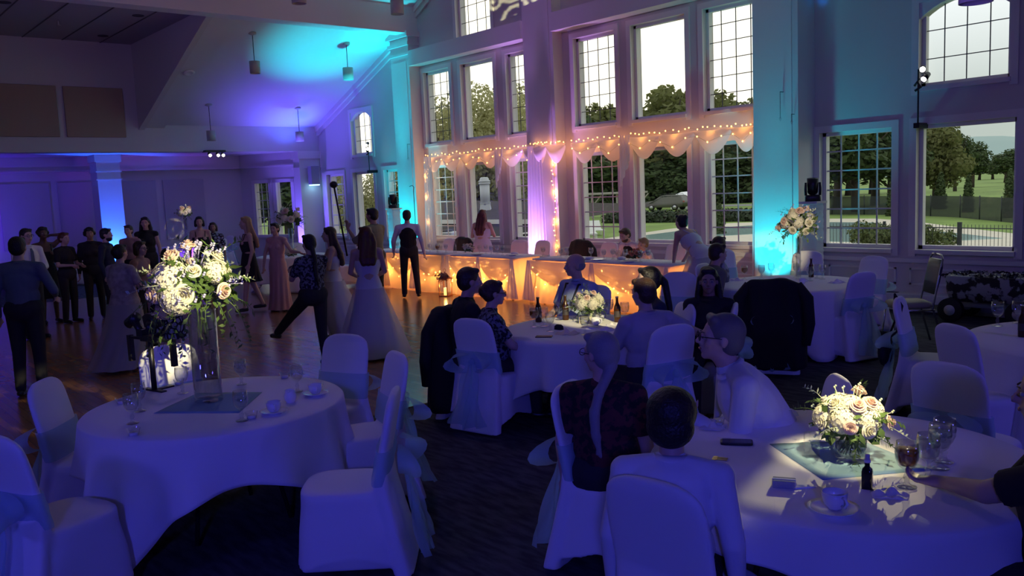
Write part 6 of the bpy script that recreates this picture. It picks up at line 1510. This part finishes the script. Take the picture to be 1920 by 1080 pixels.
def held_camera(t, T, H, A, L, P):
    c = (A[-1][1]+A[1][1])/2+V((0, .07, .02)); e = empty('camera', t.matrix_basis @ c, t.rotation_euler[2], None, None); e.scale = t.scale; tag(e, 'black photo camera in the hands of the woman in the dark floral top', 'camera')
    MB().loft([rrect(.14, .07, 16, 5, 0, 0, z) for z in (-.045, .04)]+[rrect(.05, .05, 16, 5, 0, 0, .065)]).build('camera_body', BLACK, e); MB().cyl((0, .03, 0), (0, .14, 0), .036, .04, n=16).build('lens', BLACK, e)
D = 'd'
# --- far left group
stand(34, 9.1, 441, IN+12, 'man in a slate blue shirt seen from behind at the left edge', top='slate', sleeve='long', hair=('short', 'black'), arms={1: dict(e=(.30, .02, .20), w=(.26, .22, .12))}, bulk=1.12, vox=MIDV)
stand(52, 13.2, 426, RIGHT-30, 'man in a white shirt and grey tie with hands clasped at far left', top='white', sleeve='long', tie=CL['slate'], hair=('short', 'black'), arms={-1: dict(e=(-.24, .05, .17), w=(-.03, .26, .14)), 1: dict(e=(.24, .05, .17), w=(.03, .26, .14))}, vox=FARV, glasses=True)
stand(84, 15.0, 423, RIGHT-45, 'woman in a dark dress with one hand raised to her hair', female=True, dress=('black', .45, .22, .18, 'fit'), bottom=None, hair=('curly', 'black'), skin='dark', arms={-1: dict(e=(-.30, .0, .55), w=(-.12, -.05, .62))}, vox=FARV)
stand(122, 14.9, 434, RIGHT-20, 'woman in a black tee facing right with her forearms held out', female=True, top='black', hair=('updo', 'auburn'), arms={-1: dict(e=(-.22, .04, .18), w=(-.10, .28, .16)), 1: dict(e=(.22, .04, .18), w=(.10, .28, .16))}, bulk=1.05, vox=MIDV)
stand(172, 15.2, 424, RIGHT-60, 'woman with curly hair and dark clothes beside the bearded man', female=True, top='black', sleeve='long', hair=('curly', 'black'), skin='tan', vox=FARV)
stand(201, 14.6, 426, RIGHT+5, 'bearded man in a dark blue suit looking right', top='navy', sleeve='long', hair=('short', 'black'), beard=True, vox=MIDV)
stand(246, 16.6, 420, OUT_, 'short haired guest half hidden behind the tall long haired woman', top='pinktop', hair=('short', 'brown'), female=True, vox=FARV)
stand(278, 17.2, 405, OUT_+15, 'tall smiling woman with very long dark hair and a black sleeveless top', female=True, top='black', sleeve='none', hair=('long', 'black'), arms={1: dict(e=(.24, .02, .17), w=(.12, .24, .16))}, vox=MIDV)
stand(224, 10.4, 456, IN-20, 'woman in a pale lace dress with cap sleeves seen from behind', female=True, top='lace', dress=('lace', .05, .30, .26, 'tulle', .22), bottom=None, hair=('updo', 'black'), arms={-1: dict(e=(-.24, .05, .2), w=(-.20, .27, .15)), 1: dict(e=(.26, .05, .2), w=(.16, .27, .16))}, bulk=1.22, vox=MIDV)
stand(262, 11.8, 450, RIGHT-10, 'woman with glasses and a dusty pink top beside the lace dress', female=True, top='pinktop', hair=('bob', 'brown'), glasses=True, vox=MIDV)
stand(303, 9.8, 462, IN-8, 'woman in a dark dress with pale blue ovals seen from behind', female=True, top='dots', dress=('dots', .52, .24, .2, 'fit'), bottom=None, hair=('bob', 'black'), lean=14, bulk=1.2, vox=MIDV)
stand(379, 18.2, 404, OUT_+20, 'woman with a dark fringe and black sleeveless dress behind the tall bouquet', female=True, dress=('black', .5, .22, .18, 'fit'), bottom=None, hair=('bob', 'black'), vox=FARV)
stand(404, 18.6, 415, OUT_+10, 'guest leaning in behind the woman with the dark fringe', female=True, top='dots', hair=('bob', 'brown'), skin='tan', vox=FARV)
stand(467, 15.4, 404, LEFT_+25, 'blond woman in a black strapless dress and heels seen from behind', female=True, dress=('black', .55, .22, .2, 'fit'), bottom=None, hair=('long', 'blond'), legs={-1: ((-.12, .10, .5), (-.12, .16, .09)), 1: ((.12, -.05, .5), (.12, -.20, .12))}, vox=MIDV)
stand(520, 15.3, 416, OUT_-15, 'woman in a long pink sequin gown laughing with arms out', female=True, top='sequin', sleeve='none', dress=('sequin', .03, .24, .22, 'fit'), bottom=None, hair=('short', 'black'), arms={-1: dict(e=(-.32, .03, .24), w=(-.55, .12, .20)), 1: dict(e=(.26, .02, .16), w=(.30, .04, -.1))}, vox=MIDV)
stand(582, 10.0, 437, LEFT_-50, 'photographer in a dark floral top kicking one leg out to the left', female=True, top='floral', hair=('lowpony', 'black'), bulk=1.1, arms={-1: dict(e=(-.20, .12, .26), w=(-.12, .34, .28)), 1: dict(e=(.20, .12, .26), w=(.12, .34, .28))}, legs={-1: ((-.15, .34, .68), (-.22, .66, .42)), 1: ((.10, .02, .50), (.11, -.02, .085))}, extra=held_camera, vox=.011)
stand(622, 11.9, 423, LEFT_+10, 'bride in a fitted white gown facing left with long dark hair', female=True, dress=('gown', .03, .38, .34, 'tulle', .25), bottom=None, hair=('wavy', 'brown'), arms={-1: dict(e=(-.20, .05, .2), w=(-.08, .26, .16)), 1: dict(e=(.22, .04, .2), w=(.10, .26, .16))}, vox=.011)
stand(688, 10.6, 422, IN+14, 'bridesmaid in a pale halter gown and full tulle skirt seen from behind', female=True, dress=('gown', .03, .42, .40, 'tulle', .1), bottom=None, hair=('half', 'auburn'), arms={-1: dict(e=(-.22, .06, .2), w=(-.12, .22, .1)), 1: dict(e=(.22, .04, .2), w=(.14, .2, .1))}, hy=20, vox=.011)
def mono(t, T, H, A, L, P):
    w = A[-1][1]; a = t.matrix_basis @ (w+V((.0, .05, -.45))); b_ = t.matrix_basis @ (w+V((.05, .26, .72))); e = empty('monopod', a, 0, 'black monopod with a camera raised by the man in the olive shirt', 'monopod')
    MB().cyl((0, 0, 0), b_-a, .016, n=8).build('pole', BLACK, e); MB().ell(b_-a, (.09, .06, .06), 12, 8).build('camera_body', BLACK, e)
stand(704, 14.4, 388, IN+65, 'man in an olive shirt holding a raised monopod', top='olive', sleeve='rolled', hair=('short', 'black'), skin='tan', bulk=1.12, belly=.03, arms={-1: dict(e=(-.22, .16, .30), w=(-.22, .36, .48), h=(0, .1, 1)), 1: dict(e=(.22, .05, .18), w=(.12, .26, .2))}, extra=mono, vox=MIDV)
def vest_ex(t, T, H, A, L, P): vest(t, T, H, A, L, P)
stand(767, 16.3, 392, IN+5, 'man in a dark vest and white shirt walking toward the head table', top='white', sleeve='long', hair=('short', 'black'), arms={-1: dict(e=(-.28, .03, .2), w=(-.30, .16, -.02)), 1: dict(e=(.26, -.08, .18), w=(.30, -.04, -.08))}, legs={-1: ((-.12, .10, .5), (-.13, .02, .085)), 1: ((.12, .02, .5), (.15, -.16, .10))}, extra=vest_ex, vox=MIDV)
# --- behind the head table
def atY(px, y): p = onY(px, 450, y); return (p.x, p.y)
p_ = atY(904, 11.35); h = onY(904, 391, 11.35).z
person(p_, R(118), 'bridesmaid with long auburn hair standing behind the head table, back turned', sc=h/1.755, z0=0., female=True, dress=('gown', .03, .36, .30, 'plain'), bottom=None, hair=('wavy', 'auburn'), bulk=1.25, arms={-1: dict(e=(-.26, .04, .22), w=(-.12, .20, .30)), 1: dict(e=(.26, .05, .22), w=(.16, .24, .26))}, lean=6, vox=MIDV)
p_ = atY(1190, 11.30)
person(p_, R(-95), 'groom with a short beard in a dark vest leaning over the table', sc=.98, sit=True, z0=.01, lean=20, hp_=14, top='white', sleeve='long', hair=('short', 'brown'), beard=True, arms={-1: dict(e=(-.28, .12, .22), w=(-.14, .33, .16)), 1: dict(e=(.28, .12, .22), w=(.18, .33, .16))}, extra=vest_ex, vox=MIDV)
p_ = atY(1217, 11.12)
person(p_, R(-120), 'small child in a white shirt at the side of the groom', sc=.86, sit=True, z0=-.02, lean=12, top='white', sleeve='long', hair=('short', 'blond'), vox=MIDV)
p_ = atY(1262, 10.75)
person((-7.72, 10.35), R(168), 'bride in a pale gown with a high bun leaning over the right head table', sc=.98, z0=.01, female=True, lean=50, hp_=-22, dress=('gown', .03, .46, .44, 'tulle', .10), bottom=None, hair=('bun', 'black'), arms={-1: dict(e=(-.16, .22, .34), w=(-.10, .45, .30)), 1: dict(e=(.16, .22, .34), w=(.10, .45, .30))}, vox=MIDV)
# --- pilaster table
seat(1328, 9.7, 450, RIGHT+15, 'man with short brown hair in an olive vest seen from behind', top='olive', sleeve='long', hair=('short', 'brown'), lean=12, vox=MIDV)
seat(1350, 10.5, 437, RIGHT-5, 'man in a grey patterned shirt turned left beside the olive vest', top='gridtop', hair=('short', 'brown'), hy=60, bulk=1.1, vox=MIDV)
# --- middle table
seat_on(C_JK, 494, RIGHT+18, 'man in black with dark swept hair, arm on the middle table', left=.10, fwd=-.04, top='black', sleeve='long', hair=('short', 'brown'), lean=7, bulk=1.25, arms={-1: dict(e=(-.24, .18, .22), w=(-.14, .42, .20), h=(.3, 1, -.1)), 1: dict(e=(.24, .18, .22), w=(.10, .42, .20))}, vox=.010)
seat_on(C_D1, 529, RIGHT+10, 'person with glasses and auburn hair in a dark patterned shirt holding a glass', top='floral', hair=('updo', 'brown'), glasses=True, left=.10, fwd=.05, lean=8, bulk=1.5, belly=.05, arms={-1: dict(e=(-.26, .20, .22), w=(-.10, .44, .16), h=(.2, 1, 0)), 1: dict(e=(.26, .20, .20), w=(.18, .46, .14), h=(0, 1, 0))}, vox=.009)
seat(1078, 8.7, 468, LEFT_+35, 'elderly balding man in a light blue shirt and black braces looking left', top='blue', hair=('bald', 'grey'), hy=-25, bulk=1.3, belly=.05, extra=braces, vox=.010, arms={-1: dict(e=(-.30, .04, .2), w=(-.26, .24, .10)), 1: dict(e=(.30, .04, .2), w=(.26, .24, .10))})
seat(1214, 7.2, 494, LEFT_+12, 'woman with glasses and a high ponytail looking left across the middle table', female=True, top='navy', hair=('pony', 'black'), glasses=True, vox=.011)
seat_on(C_D2, 519, IN+28, 'man in a grey polo shirt seen from behind, arm stretched to the right', top='grey', hair=('short', 'brown'), bulk=1.22, hy=8, lean=2, arms={1: dict(e=(.42, .0, .33), w=(.66, .06, .24), h=(1, .2, -.2)), -1: dict(e=(-.24, .14, .2), w=(-.16, .36, .2))}, vox=.010)
seat_on(C_D5, 502, OUT_-14, 'woman with long dark wavy hair in black facing the camera', left=-.12, female=True, top='black', hair=('wavy', 'black'), skin='tan', bulk=1.08, sleeve='long', vox=.010)
# --- right foreground table
seat_on(C_E1, 628, IN-18, 'woman with a long grey ponytail and black red blouse seen from behind', left=.11, female=True, top='redlace', hair=('lowpony', 'grey'), glasses=True, bulk=1.3, hy=58, vox=.009)
seat_on(C_E2, 778, IN-20, 'man with dark wavy hair in a pale shirt seen from behind at the bottom', left=.06, fwd=-.06, top='white', sleeve='long', hair=('thick', 'black'), bulk=1.18, vox=.009, lean=6)
seat(1455, 4.35, 590, LEFT_-4, 'man with glasses and grey hair in a white shirt leaning forward, chin on his hand', top='white', sleeve='long', hair=('short', 'salt'), glasses=True, bulk=1.25, crown_z=1.22, lean=30, hp_=-18, belly=.03, arms={-1: dict(e=(-.20, .22, .14), w=(-.05, .28, .42), h=(.1, .1, 1), n=(0, -1, 0), c=1.2), 1: dict(e=(.24, .16, .20), w=(.10, .40, .12))}, vox=.009)
E4R = at(2050, 2.85); E4Y = R(LEFT_-32)
def e4(px, py, z):
    w_ = g(px, py, z)-Vector((E4R[0], E4R[1], 0)); w_.rotate(Matrix.Rotation(-(E4Y-PI/2), 3, 'Z')); return tuple(w_/1.03)
person(E4R, E4Y, 'guest in a black short sleeved shirt reaching over the right table', sc=1.03, sit=True, z0=0., top='black', bulk=1.5, hair=('short', 'brown'), lean=10, arms={-1: dict(abs=1, e=e4(1835, 925, .86), w=e4(1772, 905, .82), h=(.3, 1, -.1)), 1: dict(e=(.26, .24, .20), w=(.16, .48, .10))}, vox=.010)
person((-2.35, 8.0), R(-80), 'person in black at the right edge with one bare arm lowered', sc=1.0, sit=True, z0=0., female=True, top='black', sleeve='none', hair=('long', 'brown'), vox=MIDV)
for o in [x for x in bpy.data.objects if x.name.startswith('table_posy')]: pass

# ================================================================ give each tree its own description
def window_of(px):
    for a, b, n in ((400, 600, 'the lounge windows'), (600, 780, 'the windows left of the left cyan pilaster'), (780, 866, 'the left gridded window of the left bay'), (866, 946, 'the clear middle window of the left bay'), (946, 1040, 'the right gridded window of the left bay'), (1040, 1178, 'the left gridded window of the right bay'), (1178, 1310, 'the clear middle window of the right bay'), (1310, 1500, 'the right gridded window of the right bay'), (1500, 1700, 'the gridded window right of the cyan pilaster'), (1700, 2100, 'the big clear right window')):
        if a <= px < b: return n
    return 'the windows'
ORD = ['leftmost', 'second from left', 'third from left', 'fourth from left', 'fifth from left', 'sixth from left', 'seventh from left', 'eighth from left', 'ninth from left', 'tenth from left', 'eleventh from left', 'twelfth from left', 'thirteenth from left', 'fourteenth from left', 'fifteenth from left']
buckets = {}
for o in [o for o in S.objects if o.name.startswith('broadleaf_tree') and o.get('group')]:
    d = o.location-Vector((0, 0, CAMH)); cx = AX*d.x+AY*d.y+AZ*d.z; px = 960+1600*cx.x/-cx.z
    buckets.setdefault((o['group'], window_of(px)), []).append((px, o))
KIND = {'undergrowth at the foot of the belt': 'undergrowth tree', G1: 'haze-lightened leafy tree', G2: 'tall belt tree', G2b: 'low belt tree', G3: 'spreading tree', 'distant trees behind the gridded right window': 'distant dark tree', 'far field trees': 'low far field tree', 'trees outside the lounge windows': 'dark tree'}
for (gname, wname), lst in buckets.items():
    lst.sort(key=lambda a: a[0])
    for k, (px, o) in enumerate(lst): o['label'] = '%s behind %s, %s' % (KIND.get(gname, 'tree'), wname, ORD[min(k, 14)])
